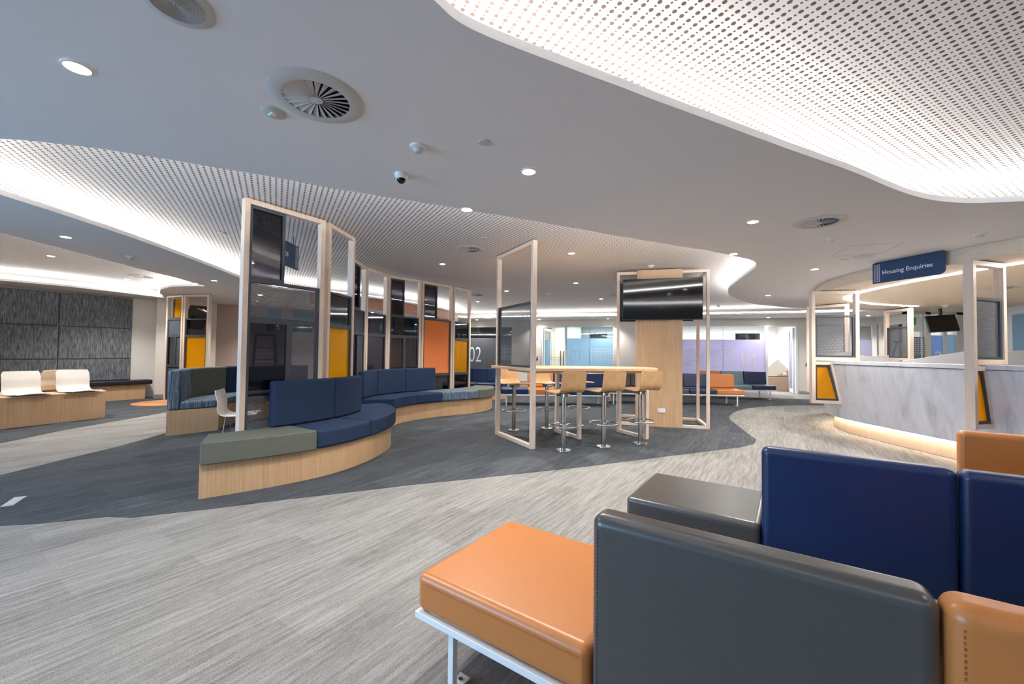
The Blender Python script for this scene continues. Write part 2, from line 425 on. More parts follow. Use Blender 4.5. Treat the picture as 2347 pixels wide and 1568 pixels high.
def ribbon(bm, P, z, wdt, closed=False):
    Q = offset(P, wdt, closed); n = len(P)
    a = [bm.verts.new((p[0], p[1], z)) for p in P]; b = [bm.verts.new((q[0], q[1], z)) for q in Q]
    for i in range(n if closed else n-1):
        j = (i+1) % n; bm.faces.new((a[i], a[j], b[j], b[i]))
    return bm
def area(P): return sum(P[i-1][0]*P[i][1]-P[i][0]*P[i-1][1] for i in range(len(P)))/2
def cove(P, label, seton=.15, where=''):
    s = 1 if area(P) > 0 else -1            # outward normal side
    Q = offset(P, s*seton, True); Q2 = offset(P, s*(seton+.022), True); n = len(Q)
    bm = B(); a = [bm.verts.new((q.x, q.y, ZP+.047)) for q in Q]; b = [bm.verts.new((q.x, q.y, ZP+.084)) for q in Q2]
    for i in range(n): bm.faces.new((a[i], a[(i+1) % n], b[(i+1) % n], b[i]))
    o = mesh('cove_light_strip', bm, COVE); tag(o, label, 'cove light')
cove(A_poly, 'continuous light strip hidden behind the lip of the large near ceiling recess')
cove(B_poly, 'continuous light strip hidden along the long S-shaped middle ceiling recess')
cove(C_poly, 'continuous light strip behind the lip above the charcoal padded wall')

# ------------------------------------------------------------------ setting: walls
WA = math.atan(-.245)                       # far wall, line y = 15.67 - .245 x
def WY(px): return 15.67/(1+.245*(px-CX)/FPX)
def WS(px): y = WY(px); return X(px, y)/math.cos(WA)
def WZ(px, py): return Z(px, py, WY(px))
WM = Matrix.Translation((0, 15.67, 0)) @ Matrix.Rotation(WA, 4, 'Z')
def WSd(px, d):
    c, sn, r_ = math.cos(WA), math.sin(WA), (px-CX)/FPX
    return (r_*(15.67+d*c)+d*sn)/(c-r_*sn)
def WYd(px, d): return 15.67+WSd(px, d)*math.sin(WA)+d*math.cos(WA)
HEAD = 2.27
ops = [(WS(1030), WS(1174)), (WS(1240), WS(1407.5)), (WS(1533), WS(1828)), (WS(1960), WS(2003))]
bm = B(); s = -5.2
for a, b in ops:
    box(bm, (s, 0, 0), (a, .12, ZQ), WM); box(bm, (a, 0, HEAD), (b, .12, ZQ), WM); s = b
box(bm, (s, 0, 0), (WS(2010), .12, ZQ), WM)
struct('wall_far', bm, CREAMW)
bm = B(); s = -5.2
for a, b in ops: box(bm, (s, -.012, 0), (a-.03, 0, .1), WM); s = b+.03
struct('baseboard_far', bm, plain('grey_skirting', '9a958e', .6))
# rooms behind the far wall
bm = B()
box(bm, (-5.2, 3.2, 0), (WS(2010)+3.5, 3.3, ZQ), WM); box(bm, (WS(2010)+2.2, .3, 0), (WS(2010)+2.3, 3.2, ZQ), WM)
for sx in (WS(1174)+.3, WS(1407.5)+1.0, WS(1828)+.5): box(bm, (sx, .12, 0), (sx+.08, 3.2, ZQ), WM)
struct('wall_back', bm, WHITE)
def wlamp(px, d, e, c=(1, 1, 1), z=2.42, size=.9):
    q = WM @ Vector((WS(px), d, z)); lamp('AREA', 'room_lamp', q, e, c, shape='SQUARE', size=size)
wlamp(1100, 1.6, 14, (1, .85, .65)); wlamp(1290, 1.5, 30, (.88, .95, 1)); wlamp(1380, 1.6, 36, (.85, .94, 1))
wlamp(1600, 1.6, 38, (.9, .95, 1)); wlamp(1720, 1.6, 38, (.9, .95, 1)); wlamp(1800, 1.5, 38, (.95, .98, 1)); wlamp(1990, 1.5, 22)

def wbox(bm, pa, pb, d0, d1, z0, z1): box(bm, (WS(pa), d0, z0), (WS(pb), d1, z1), WM)
def window(n, pa, pb, film, zf, base, numeral=None, dots=None, mull=(), clear=CLEAR, ncol=LETT):
    r = bpy.data.objects.new('window_%d' % n, None); COL.objects.link(r); tag(r, kind='structure')
    bm = B(); wbox(bm, pa, pb, .02, .08, HEAD-.035, HEAD); wbox(bm, pa, pb, .02, .08, 0, .04)
    for p in (pa, pb): box(bm, (WS(p)-.025, .02, 0), (WS(p)+.025, .08, HEAD), WM)
    mesh('window_frame', bm, WHM, r)
    bm = B(); wbox(bm, pa, pb, .045, .055, zf, HEAD-.03); mesh('clear_pane', bm, clear, r)
    bm = B(); wbox(bm, pa, pb, .045, .055, .04, zf); mesh('film_pane', bm, film, r)
    if mull:
        bm = B()
        for p in mull: box(bm, (WS(p)-.004, .04, .04), (WS(p)+.004, .046, HEAD-.03), WM)
        mesh('pane_joint', bm, CHAR, r)
    if dots:
        bm = B(); (a, b, z0, z1) = dots; x = WS(a)
        while x < WS(b):
            z = z0
            while z < z1:
                box(bm, (x, .040, z), (x+.028, .0445, z+.028), WM); z += .056
            x += .062
        mesh('dot_pattern', bm, plain('etched_dots', 'dfe6ea', .8), r)
    if numeral:
        (txt, p, z, size) = numeral
        M4 = WM @ Matrix.Translation((WS(p), .038, z)) @ Matrix.Rotation(math.pi/2, 4, 'X')
        textmesh('numeral', txt, size, ncol, r, M4, sx=.62, ext=.001, bold=-.008)
    return r
window(1, 1030, 1174, FROSTG, WZ(1110, 775), 0, ('02', 1074, .87, .86), (1148, 1172, .95, 1.48), (1096,), DARKG, plain('white_numeral', 'dde4ee', .6))
window(2, 1298, 1407, FROSTB, WZ(1350, 775.5), 0, ('03', 1306, .92, .72), (1355, 1405, .92, 1.45), (1351,), glass('blue_clear_glass', (.75, .86, .9), .14), plain('grey_numeral', 'c2cbd6', .6))
window(3, 1533, 1756, FROSTL, WZ(1700, 778.5), 0, ('04', 1696, .80, .80), (1569, 1683, .85, 1.43), (1658,), CLEAR, plain('cream_numeral', 'dad6d8', .6))
window(4, 1960, 2003, FROSTL, WZ(1985, 779), 0)
# slot windows in the back rooms
for k, (pa, pb, ya, yb, lab) in enumerate(((1352, 1392, 763, 776, ''), (1686, 1742, 764, 779, ''))):
    y = WYd((pa+pb)/2, 3.15); a, b = WSd(pa, 3.15), WSd(pb, 3.15)
    z0, z1 = Z(pa, yb, y), Z(pa, ya, y)
    r = bpy.data.objects.new('window_%d' % (5+k), None); COL.objects.link(r); tag(r, kind='structure')
    bm = B(); box(bm, (a-.04, 3.17, z0-.04), (b+.04, 3.2, z1+.04), WM); mesh('window_frame', bm, WHM, r)
    bm = B(); box(bm, (a, 3.15, z0), (b, 3.168, z1), WM); mesh('dark_pane', bm, SCREEN, r)

# doors of the far wall
def door(n, pa, pb, hinge_px, ang, film):
    r = bpy.data.objects.new('door_%d' % n, None); COL.objects.link(r); tag(r, kind='structure')
    bm = B()
    for p in (pa, pb): box(bm, (WS(p)-.03, -.015, 0), (WS(p)+.03, .12, HEAD), WM)
    wbox(bm, pa, pb, -.015, .12, HEAD-.05, HEAD+.02); mesh('door_frame', bm, WHM, r)
    wd = .86; Mh = WM @ Matrix.Translation((WS(hinge_px), .1, 0)) @ Matrix.Rotation(ang, 4, 'Z')
    bm = B(); box(bm, (0, 0, .01), (.09, .04, 2.2), Mh); box(bm, (wd-.09, 0, .01), (wd, .04, 2.2), Mh)
    box(bm, (.09, 0, .01), (wd-.09, .04, .14), Mh); box(bm, (.09, 0, 2.1), (wd-.09, .04, 2.2), Mh); mesh('door_leaf', bm, WHM, r)
    bm = B(); box(bm, (.09, .015, 1.75), (wd-.09, .025, 2.1), Mh); mesh('upper_glass', bm, CLEAR, r)
    bm = B(); box(bm, (.09, .015, .14), (wd-.09, .025, 1.75), Mh); mesh('film_glass', bm, film, r)
    bm = B(); box(bm, (wd-.06, -.05, 1.0), (wd-.04, .09, 1.02), Mh); box(bm, (wd-.16, -.055, 1.0), (wd-.04, -.04, 1.02), Mh); box(bm, (wd-.065, -.01, .98), (wd-.035, .05, 1.12), Mh)
    mesh('door_handle', bm, CHROME, r)
door(1, 1243, 1296, 1246, math.radians(80), FROSTB)
door(2, 1758, 1826, 1823, math.radians(77), FROSTL)
# access readers beside the doors
for px, lab in ((1230.5, 'small black card reader with green light beside the open door of room 03'), (1850, 'small black card reader with green light right of the open door of room 04')):
    q = WM @ Vector((WS(px), -.012, WZ(px, 822 if px < 1500 else 836)))
    t = thing('card_reader', lab, 'card reader', q, WA)
    bm = B(); box(bm, (-.045, -.01, -.06), (.045, .01, .06)); mesh('housing', bm, BLACK, t, .006, 2)
    bm = B(); box(bm, (-.012, -.014, .005), (.012, -.01, .03)); mesh('indicator_light', bm, GREEN, t)
# cupboard in room 03
q = WM @ Vector((WSd(1264, 2.3), 2.3, 0)); t = thing('cupboard', 'tall cream panelled cupboard with two long black handles inside room 03', 'cupboard', q, WA)
bm = B(); box(bm, (0, 0, 0), (1.25, .6, 2.4)); mesh('body', bm, plain('cream_laminate', 'd2c8b4', .6), t)
bm = B()
for z in (.5, .95, 1.05, 1.75, 1.95, 2.2): box(bm, (0, -.004, z), (1.25, 0, z+.008))
for x in (.12, .62): box(bm, (x, -.004, 0), (x+.008, 0, 2.4))
mesh('panel_joint', bm, plain('joint_brown', '6f675a', .8), t)  # darker brown strips along the joints of the cupboard panels
for x in (.40, .52):
    bm = B(); box(bm, (x, -.04, .72), (x+.025, -.008, 1.35)); mesh('handle', bm, BLACK, t)
q = WM @ Vector((WSd(1263, 2.75), 2.75, 0)); bm = B(); box(bm, (-.16, 0, 0), (-.01, .06, 1.75), Matrix.Translation(q) @ Matrix.Rotation(WA, 4, 'Z'))
tag(mesh('pinboard', bm, plain('blue_pinboard', '55738c', .9)), 'slate blue pinboard panel just inside the doorway of room 03', 'pinboard')
# cartons in room 04
q = WM @ Vector((WSd(1753, .95), .95, 0)); t = thing('carton', 'big plain brown carton on the floor of room 04', 'carton', q, WA)
bm = B(); box(bm, (0, 0, 0), (1.1, .8, .5)); mesh('box_body', bm, CARDB, t, .008, 2)
q = WM @ Vector((WSd(1757, 1.05), 1.05, .505)); t = thing('carton', 'tipped white printed carton leaning on top of the brown carton', 'carton', q, WA)
Mt = Matrix.Translation((.05, 0, .42)) @ Matrix.Rotation(math.radians(28), 4, 'Y')
bm = B(); hull_side(bm, [(0, 0, .02), (.95, 0, .02), (.95, .55, .02), (0, .55, .02)], [(-.02, 0, .28), (.35, 0, .62), (.35, .55, .62), (-.02, .55, .28)]); mesh('box_body', bm, CARTN, t, .006, 2)
bm = B(); hull_side(bm, [(.3, -.02, .02), (.98, -.02, .02), (.98, .5, .02), (.3, .5, .02)], [(.85, -.02, .34), (.98, -.02, .28), (.98, .5, .28), (.85, .5, .34)]); mesh('brown_side', bm, CARDB, t)
for a_, b_ in (((.5, -.03, .07), (.62, -.022, .17)), ((.75, -.03, .14), (.88, -.022, .24))):
    bm = B(); box(bm, a_, b_); mesh('shipping_label', bm, WHP, t)

# right side walls behind the counter
bm = B()
def seg(bm, a, b, z0, z1, th=.12):
    d = Vector(b)-Vector(a); n = Vector((-d.y, d.x)).normalized()*th
    prism(bm, [a, b, (b[0]+n.x, b[1]+n.y), (a[0]+n.x, a[1]+n.y)], z0, z1)
seg(bm, (11.62, 12.85), (11.0, 11.3), HEAD, ZQ); seg(bm, (11.62, 12.85), (11.55, 12.68), 0, HEAD); seg(bm, (11.0, 11.3), (10.9, 9.72), 0, ZQ)
struct('wall_right', bm, CREAMW)
r = bpy.data.objects.new('door_3', None); COL.objects.link(r); tag(r, kind='structure')
bm = B(); seg(bm, (11.5, 12.55), (11.05, 11.42), HEAD-.06, HEAD, .1); seg(bm, (11.5, 12.55), (11.47, 12.47), 0, HEAD, .1); seg(bm, (11.08, 11.5), (11.05, 11.42), 0, HEAD, .1); mesh('door_frame', bm, WHM, r)
bm = B(); seg(bm, (14.2, 12.7), (12.35, 12.75), 0, ZP); seg(bm, (12.3, 12.9), (11.9, 10.6), 0, ZP); struct('wall_side', bm, plain('dark_room_shade', '4b4741', .9))  # dark wall colour stands in for the unlit room beyond the door
# glazed office front under the timber soffit
YR = 9.62
def rx(px): return X(px, YR)
bm = B()
for a, b in ((2078, 2087), (2123, 2134.5)): box(bm, (rx(a), YR, 0), (rx(b), YR+.1, 2.33))
box(bm, (rx(2194), YR, 0), (rx(2262), YR+.1, 2.33)); box(bm, (rx(2078), YR, 2.28), (rx(2262), YR+.1, 2.5))
struct('wall_office', bm, CREAMW)
r = bpy.data.objects.new('window_7', None); COL.objects.link(r); tag(r, kind='structure')
bm = B(); box(bm, (rx(2165), YR+.02, 0), (rx(2174), YR+.08, 2.28)); box(bm, (rx(2115), YR+.02, 0), (rx(2117), YR+.06, 2.28)); mesh('window_frame', bm, WHM, r)
bm = B(); box(bm, (rx(2087), YR+.04, 1.74), (rx(2123), YR+.05, 2.28)); mesh('clear_pane', bm, CLEAR, r)
bm = B(); box(bm, (rx(2087), YR+.04, 0), (rx(2123), YR+.05, 1.74)); mesh('film_pane', bm, FROSTG, r)
bm = B(); box(bm, (rx(2134.5), YR+.04, 0), (rx(2165), YR+.05, 1.78)); mesh('deep_blue_film', bm, FROSTD, r)
bm = B(); box(bm, (rx(2174), YR+.04, 0), (rx(2194), YR+.05, 1.80)); mesh('pale_blue_film', bm, FROSTB, r)
bm = B()
for i in range(6):
    for j in range(9): box(bm, (rx(2089)+i*.06, YR+.03, 1.32+j*.045), (rx(2089)+i*.06+.03, YR+.036, 1.32+j*.045+.02))
mesh('dot_pattern', bm, LETT, r)
textmesh('numeral', '2', .62, LETT, r, Matrix.Translation((rx(2143), YR+.03, .98)) @ Matrix.Rotation(math.pi/2, 4, 'X'), sx=.8)
lamp('AREA', 'room_lamp', (10.0, 10.7, 2.4), 13, (.9, .96, 1), shape='SQUARE', size=.9)
t = thing('paper_sheet', 'pale sheet with a green sticker taped inside the office glass', 'paper', (rx(2088), YR-.004, 1.86))
bm = B(); box(bm, (0, 0, 0), (.26, .003, .36)); mesh('sheet', bm, WHP, t)
bm = B(); box(bm, (.07, -.003, .16), (.13, -.0005, .33)); mesh('sticker', bm, SIGNG, t)
# wall that turns towards the camera on the far right
bm = B(); seg(bm, (10.98, 9.6), (9.7, 7.0), 0, ZP); struct('wall_right.001', bm, plain('pale_grey_paint', 'c8c8c6', .7, var=.01))
r = bpy.data.objects.new('window_8', None); COL.objects.link(r); tag(r, kind='structure')
bm = B(); seg(bm, (10.32, 8.32), (10.0, 7.67), 1.35, 2.15, .01); M0 = Matrix.Translation((-.03, .015, 0)); bmesh.ops.transform(bm, matrix=M0, verts=bm.verts); mesh('clear_pane', bm, FROSTB, r)
bm = B(); seg(bm, (11, 3), (9.7, 7.0), 0, ZP); struct('wall_right.002', bm, CREAMW)
# outer shell: left, rear, right, all out of frame but closing the room
bm = B()
seg(bm, (11, 3), (11, -5.4), 0, ZQ); struct('wall_right.003', bm, CREAMW)
bm = B(); seg(bm, (11, -5.4), (-9, -5.4), 0, ZQ); struct('wall_rear', bm, CREAMW)
# window wall behind the camera on the left
t0 = Vector((-9.6, -3.6)); t1 = Vector((-6.6, 1.6))
r = bpy.data.objects.new('window_9', None); COL.objects.link(r); tag(r, kind='structure')
bm = B()
for k in range(5):
    p = t0.lerp(t1, k/4)+Vector((-.25, .16)); seg(bm, p, p+Vector((.03, .05)), 0, 2.5, .06)
mesh('window_frame', bm, CHAR, r)
bm = B(); seg(bm, (-9.0, -5.4), (-9.9, -3.6), 0, ZQ); seg(bm, (-7.0, 1.9), (-13.5, 2.4), 0, ZQ); seg(bm, (-13.5, 2.4), (-13.9, 3.0), 0, ZQ); struct('wall_left', bm, CREAMW)

# ------------------------------------------------------------------ left acoustic wall and padded bench
wd = Vector((.547, .837)); wn = Vector((.837, -.547))      # along the wall, out of the wall
s0 = Vector((-10.25, 8.12))                                # seat front line
def WL(s, o): return s0 + wd*s + wn*o
def lseg(bm, s_a, s_b, o0, o1, z0, z1):
    prism(bm, [WL(s_a, o0), WL(s_b, o0), WL(s_b, o1), WL(s_a, o1)], z0, z1)
OFF = -.34
bm = B(); lseg(bm, -6.3, 2.9, OFF-.15, OFF, 0, ZQ); struct('wall_left.001', bm, WHITE)
sE = 2.05                                                   # right end of the padding
t = thing('acoustic_wall_padding', 'charcoal fabric acoustic panels covering the left wall', 'wall panel', (0, 0, 0))
rows = [(.47, .98), (.98, 1.72), (1.72, 2.47)]
for j, (z0, z1) in enumerate(rows):
    for i in range(4):
        bm = B(); e = sE-i*1.22; lseg(bm, e-1.215, e, OFF, OFF+.06, z0+.003, z1-.003)
        mesh('padded_panel', bm, ACOU, t, .022, 3)
t = thing('wall_bench', 'low timber wall bench with black padded seat under the charcoal panels', 'bench')
bm = B(); lseg(bm, -4, 2.28, OFF, -.06, 0, .36); mesh('bench_base', bm, TIMB, t)
for a, b in ((-4, -1.6), (-1.59, .55), (.56, 2.4)):
    bm = B(); lseg(bm, a, b, OFF+.005, .02, .365, .47); mesh('seat_cushion', bm, BLACKV, t, .025, 3)
# white return wall between the padding and the timber screens
bm = B()
e0 = WL(2.62, OFF); e1 = e0+Vector((1.1, -.35))
prism(bm, [WL(2.62, OFF-.1), WL(2.42, .05), WL(2.75, .36), WL(3.6, .36), WL(3.6, OFF-.1)], 0, ZQ)
struct('wall_left.002', bm, CREAMW)
bm = B(); prism(bm, [WL(2.42, .065), WL(2.75, .375), WL(3.6, .375), WL(3.6, .36), WL(2.75, .36), WL(2.43, .05)], 0, .1); struct('baseboard_left', bm, plain('brown_skirting', '8a7f76', .6))

# ------------------------------------------------------------------ back left wall with high windows, seen through the screens
def bseg(bm, a, b, z0, z1, th=.12): seg(bm, a, b, z0, z1, th)
w0 = Vector((-9.4, 11.1)); w1 = Vector((-7.6, 11.5)); w2 = Vector((-2.1, 16.2))
bm = B(); seg(bm, w0, w1, 0, ZQ); struct('wall_back.001', bm, PINKW)
bm = B(); seg(bm, w1, w2, 0, 1.80); seg(bm, w1, w2, 2.44, ZQ)
for k in range(0, 9): 
    p = w1.lerp(w2, k/8); q = w1.lerp(w2, min(1, k/8+(.045 if k % 3 else .075))); seg(bm, p, q, 1.80, 2.44)
struct('wall_back.002', bm, plain('grey_lilac_paint', '9d939a', .8))
r = bpy.data.objects.new('window_10', None); COL.objects.link(r); tag(r, kind='structure')
bm = B(); seg(bm, w1+Vector((-.05, .04)), w2+Vector((-.05, .04)), 1.80, 2.44, .01); mesh('clear_pane', bm, glass('teal_glass', (.35, .75, .85), .1), r)
bm = B(); seg(bm, w1+Vector((-3.2, 2.6)), w2+Vector((-3.2, 2.6)), 0, 2.3, .8)
tag(mesh('hedge', bm, HEDGE), 'green hedge outside the high back windows', 'hedge', kind='stuff')
lamp('AREA', 'outdoor_daylight', (-6.6, 14.2, 4.2), 260, (.8, .92, 1), shape='SQUARE', size=3, target=(-7, 16.5, 1))
# timber bulkhead under the far edge of the middle recess
BK = pxl([(1051, 729), (1049, 723.5), (1028, 714), (992, 706), (952, 699.5), (875, 687.5), (783, 677.5), (714, 670)])
BK = [Vector(p) for p in BK]
bm = B(); Q = offset(BK, .06)
for i in range(len(BK)-1): prism(bm, [BK[i], BK[i+1], Q[i+1], Q[i]], 2.26, ZP-.002)
struct('trim_1', bm, PLYR)

# ------------------------------------------------------------------ timber screens
def pane_mat(k): return {'smoke': SMOKE, 'dark': DSMOKE, 'mesh': MESHP, 'yellow': YELG, 'orange': ORGP, 'solid': CHARP}[k]
PN = {'smoke': 'smoked_pane', 'dark': 'dark_pane', 'mesh': 'mesh_panel', 'yellow': 'amber_pane', 'orange': 'orange_panel', 'solid': 'charcoal_panel'}
def frame_parts(t, Wd, z0, z1, pw=.05, pd=.075, mat=TIMP):
    for x in (0, Wd-pw):
        bm = B(); box(bm, (x, -pd/2, z0), (x+pw, pd/2, z1)); mesh('post', bm, mat, t, .003, 2)
    bm = B(); box(bm, (pw, -pd/2, z1-pw), (Wd-pw, pd/2, z1)); mesh('top_rail', bm, mat, t, .003, 2)
    bm = B(); box(bm, (pw, -pd/2, z0), (Wd-pw, pd/2, z0+pw)); mesh('bottom_rail', bm, mat, t, .003, 2)
def pane(t, x0, x1, z0, z1, kind, y=-.005, fr=.028, fd=.04):
    bm = B()
    box(bm, (x0, y-fd/2, z0), (x0+fr, y+fd/2, z1)); box(bm, (x1-fr, y-fd/2, z0), (x1, y+fd/2, z1))
    box(bm, (x0+fr, y-fd/2, z0), (x1-fr, y+fd/2, z0+fr)); box(bm, (x0+fr, y-fd/2, z1-fr), (x1-fr, y+fd/2, z1))
    f = mesh('pane_frame', bm, CHAR, t)
    th = .012 if kind in ('orange', 'solid') else .003
    bm = B(); box(bm, (x0+fr-.004, y-th/2, z0+fr-.004), (x1-fr+.004, y+th/2, z1-fr+.004)); mesh(PN[kind], bm, pane_mat(kind), f)
def screen(label, a, b, panes, z0=0, z1=2.72, name='timber_screen', group='timber framed screens along the curved benches', **k):
    a = Vector(a); b = Vector(b); d = b-a; Wd = d.length
    t = thing(name, label, 'screen', (a.x, a.y, 0), math.atan2(d.y, d.x), group)
    frame_parts(t, Wd, z0, z1, **k)
    pw = k.get('pw', .05); I = Wd-2*pw
    for (u0, u1, za, zb, kind) in panes: pane(t, pw+u0*I, pw+u1*I, za, zb, kind)
    return t
Z1, Z2, Z3 = 1.94, 1.54, .76
screen('nearest tall ash screen with dark glass, perforated metal and smoked lower pane', (-2.62, 3.90), (-2.155, 4.585),
       [(0, .47, Z1, 2.665, 'dark'), (0, 1, Z2, Z1, 'mesh'), (0, .56, Z3, Z2, 'smoke'), (.56, 1, Z3, Z2, 'mesh'), (0, 1, .06, Z3, 'mesh')])
screen('ash screen with an amber glass pane right of the nearest screen', (-2.145, 4.63), (-2.09, 5.26),
       [(0, 1, Z2, Z1, 'smoke'), (0, 1, .06, Z2, 'yellow')])
screen('ash screen with a solid charcoal panel, third along the run', (-2.56, 6.35), (-2.60, 7.10),
       [(0, .6, Z1, 2.665, 'dark'), (0, 1, Z2, Z1, 'solid'), (0, .5, Z3, Z2, 'smoke'), (.5, 1, Z3, Z2, 'solid'), (0, 1, .06, Z3, 'smoke')])
screen('narrow ash screen with two smoked panes, fourth along the run', (-2.60, 7.13), (-2.43, 7.80),
       [(0, 1, Z2, Z1, 'smoke'), (0, 1, .06, Z2, 'smoke')])
screen('ash screen with smoked panes left of the orange panel', (-2.42, 7.82), (-1.91, 8.40),
       [(0, .48, Z1, 2.665, 'dark'), (0, 1, Z2, Z1, 'smoke'), (0, .5, .06, Z2, 'smoke'), (.5, 1, .06, Z2, 'smoke')])
screen('ash screen holding the large solid orange panel', (-1.90, 8.42), (-1.36, 9.10),
       [(0, .48, Z1, 2.665, 'dark'), (0, 1, Z3, Z1, 'orange'), (0, 1, .06, Z3, 'smoke')])
screen('last ash screen of the run with a narrow amber pane beside numeral 02', (-1.35, 9.12), (-1.01, 9.62),
       [(0, 1, Z2, Z1, 'smoke'), (0, 1, Z3, Z2, 'yellow'), (0, 1, .06, Z3, 'smoke')])
# the pair beside the acoustic wall
k = dict(z1=2.49, group='timber framed screens by the left wall')
screen('ash screen with dark panels nearest the charcoal padded wall', (-8.12, 9.55), (-7.55, 9.32),
       [(.35, 1, 1.94, 2.43, 'yellow'), (0, 1, 1.54, 1.94, 'solid'), (0, .6, .85, 1.54, 'smoke'), (.6, 1, .85, 1.54, 'solid'), (0, 1, .06, .85, 'solid')], **k)
screen('ash screen with a bright amber pane behind the left booth', (-7.53, 9.31), (-6.88, 9.22),
       [(0, 1, Z2, Z1, 'smoke'), (0, 1, .06, Z2, 'yellow')], **k)
bm = B(); cyl(bm, (-7.9, 9.35), .62, .62, .003, .014, 48); tag(mesh('floor_disc', bm, plain('orange_oak_floor', 'c98f5c', .5)), 'round orange timber floor disc under the left pair of screens', 'floor disc')
# small tilted monitor behind the left screens
t = thing('television', 'tilted wall monitor seen through the left pair of screens', 'television', (X(448, 9.95), 9.95, 2.02), math.radians(-24))
Mt = Matrix.Rotation(math.radians(-14), 4, 'X') @ Matrix.Rotation(math.radians(5), 4, 'Y')
bm = B(); box(bm, (-.42, -.02, -.3), (.42, .02, .3), Mt); mesh('bezel', bm, BLACK, t, .008, 2)
bm = B(); box(bm, (-.4, -.026, -.28), (.4, -.021, .28), Mt); mesh('screen', bm, SCREEN, t)
bm = B(); box(bm, (-.03, .02, .1), (.03, .3, .14)); box(bm, (-.03, .26, .1), (.03, .3, .44)); mesh('wall_bracket', bm, BLACK, t)

# ------------------------------------------------------------------ curved upholstered benches
def strip(P, Q, t0, t1, per=8):
    n = max(2, int((t1-t0)*per)); a = [cr(P, t0+(t1-t0)*i/n) for i in range(n+1)]; b = [cr(Q, t0+(t1-t0)*i/n) for i in range(n+1)]
    return [tuple(p) for p in a]+[tuple(p) for p in b[::-1]]
def band(bm, P, Q, t0, t1, z0, z1, per=8, shr=.0015):
    a = (t1-t0); prism(bm, strip(P, Q, t0+shr, t1-shr, per), z0, z1)
def line_off(P, d): return offset(P, d)
def curved_bench(label, F, G, H, seats, backs, zb=.29, zs=.47, zt=.93, sgn=1, over=.055, wood_m=TIMB):
    t = thing('curved_bench', label, 'bench')
    Fo = line_off(F, sgn*over)
    bm = B(); band(bm, F, H, 0, len(F)-1, 0, zb-.002, 6); mesh('bench_base', bm, wood_m, t, .002, 2)
    for a, b, m in seats:
        bm = B(); band(bm, Fo, G, a, b, zb, zs); mesh('seat_cushion', bm, m, t, .035, 4)
    for a, b, m in backs:
        bm = B(); band(bm, G, H, a, b, zs+.004, zt); mesh('backrest', bm, m, t, .03, 4)
    return t
F1 = [(-2.58, 3.39), (-2.38, 3.54), (-2.10, 3.78), (-1.81, 4.12), (-1.62, 4.60), (-1.56, 5.05), (-1.60, 5.45), (-1.78, 5.85), (-2.02, 6.08)]
t = thing('curved_bench', 'near curved bench with navy backrests and olive grey end seat on a pale timber base', 'bench')
Hc = [(-2.77, 3.73), (-2.63, 3.83), (-2.44, 4.09), (-2.26, 4.34), (-2.08, 4.74), (-2.02, 5.12), (-2.05, 5.42), (-2.14, 5.60), (-2.32, 5.74)]
G1 = Hc
bm = B(); band(bm, F1, Hc, 0, 8, 0, .288, 8); mesh('bench_base', bm, TIMB, t, .002, 2)
Fo = line_off(F1, .055)
for a, b, m in ((0, 2.62, GREYF), (2.62, 4.0, BLUEF), (4.0, 6.5, BLUEF), (6.5, 8, BLUEF)):
    bm = B(); band(bm, Fo, G1, a, b, .29, .475); mesh('seat_cushion', bm, m, t, .035, 4)
Gk = line_off(G1, .10)
for a, b in ((2.0, 3.85), (3.85, 5.35)):
    bm = B(); band(bm, Gk, G1, a, b, .478, .935); mesh('backrest', bm, BLUEF, t, .025, 4)

F2 = [(-1.98, 6.7), (-1.93, 7.05), (-1.75, 7.4), (-1.41, 7.8), (-1.10, 8.05), (-.80, 8.3), (-.55, 8.65), (-.43, 9.05), (-.5, 9.45)]
G2 = [(-2.42, 6.5), (-2.40, 6.98), (-2.20, 7.46), (-1.86, 7.92), (-1.58, 8.26), (-1.28, 8.62), (-1.03, 8.98), (-.90, 9.3), (-.86, 9.55)]
t = thing('curved_bench', 'far curved bench with navy backrests and striped blue seat, in front of the orange panel', 'bench')
bm = B(); band(bm, F2, G2, 0, 8, 0, .288, 8); mesh('bench_base', bm, TIMB, t, .002, 2)
Fo = line_off(F2, .055)
for a, b, m in ((0, 2.05, BLUEF), (2.05, 3.2, BLUEF), (3.2, 5.35, STRF), (5.35, 8, GREYF)):
    bm = B(); band(bm, Fo, G2, a, b, .29, .475); mesh('seat_cushion', bm, m, t, .035, 4)
Gk = line_off(G2, .06)
for a, b in ((0, 1.2), (1.2, 2.5), (2.5, 4.0)):
    bm = B(); band(bm, Gk, line_off(G2, -.035), a, b, .478, .925); mesh('backrest', bm, BLUEF, t, .025, 4)

# left booth, its end towards the camera
FL = [(-4.50, 6.27), (-4.66, 6.72), (-4.62, 7.15), (-4.35, 7.6), (-3.95, 8.0)]
HL = [(-4.90, 5.79), (-5.26, 6.55), (-5.22, 7.35), (-4.85, 8.05), (-4.3, 8.55)]
GL = [Vector(h).lerp(Vector(f), .24) for h, f in zip(HL, FL)]
t = thing('curved_bench', 'left booth bench with striped blue end and olive grey backrest on a timber base', 'bench')
bm = B(); band(bm, FL, HL, 0, 4, 0, .358, 10); mesh('bench_base', bm, TIMB, t, .002, 2)
Fo = line_off(FL, .045)
for a, b, m in ((0, 2, STRF), (2, 4, STRF)):
    bm = B(); band(bm, Fo, GL, a, b, .36, .475, 10); mesh('seat_cushion', bm, m, t, .03, 4)
Gz = [Vector(g) for g in GL]
for a, b, m in ((0, .85, STRF), (.85, 1.95, GREYF), (1.95, 4, BLUEF)):
    bm = B(); band(bm, [g.lerp(Vector(h), .0) for g, h in zip(Gz, HL)], HL, a, b, .36, .94, 10); mesh('backrest', bm, m, t, .03, 4)
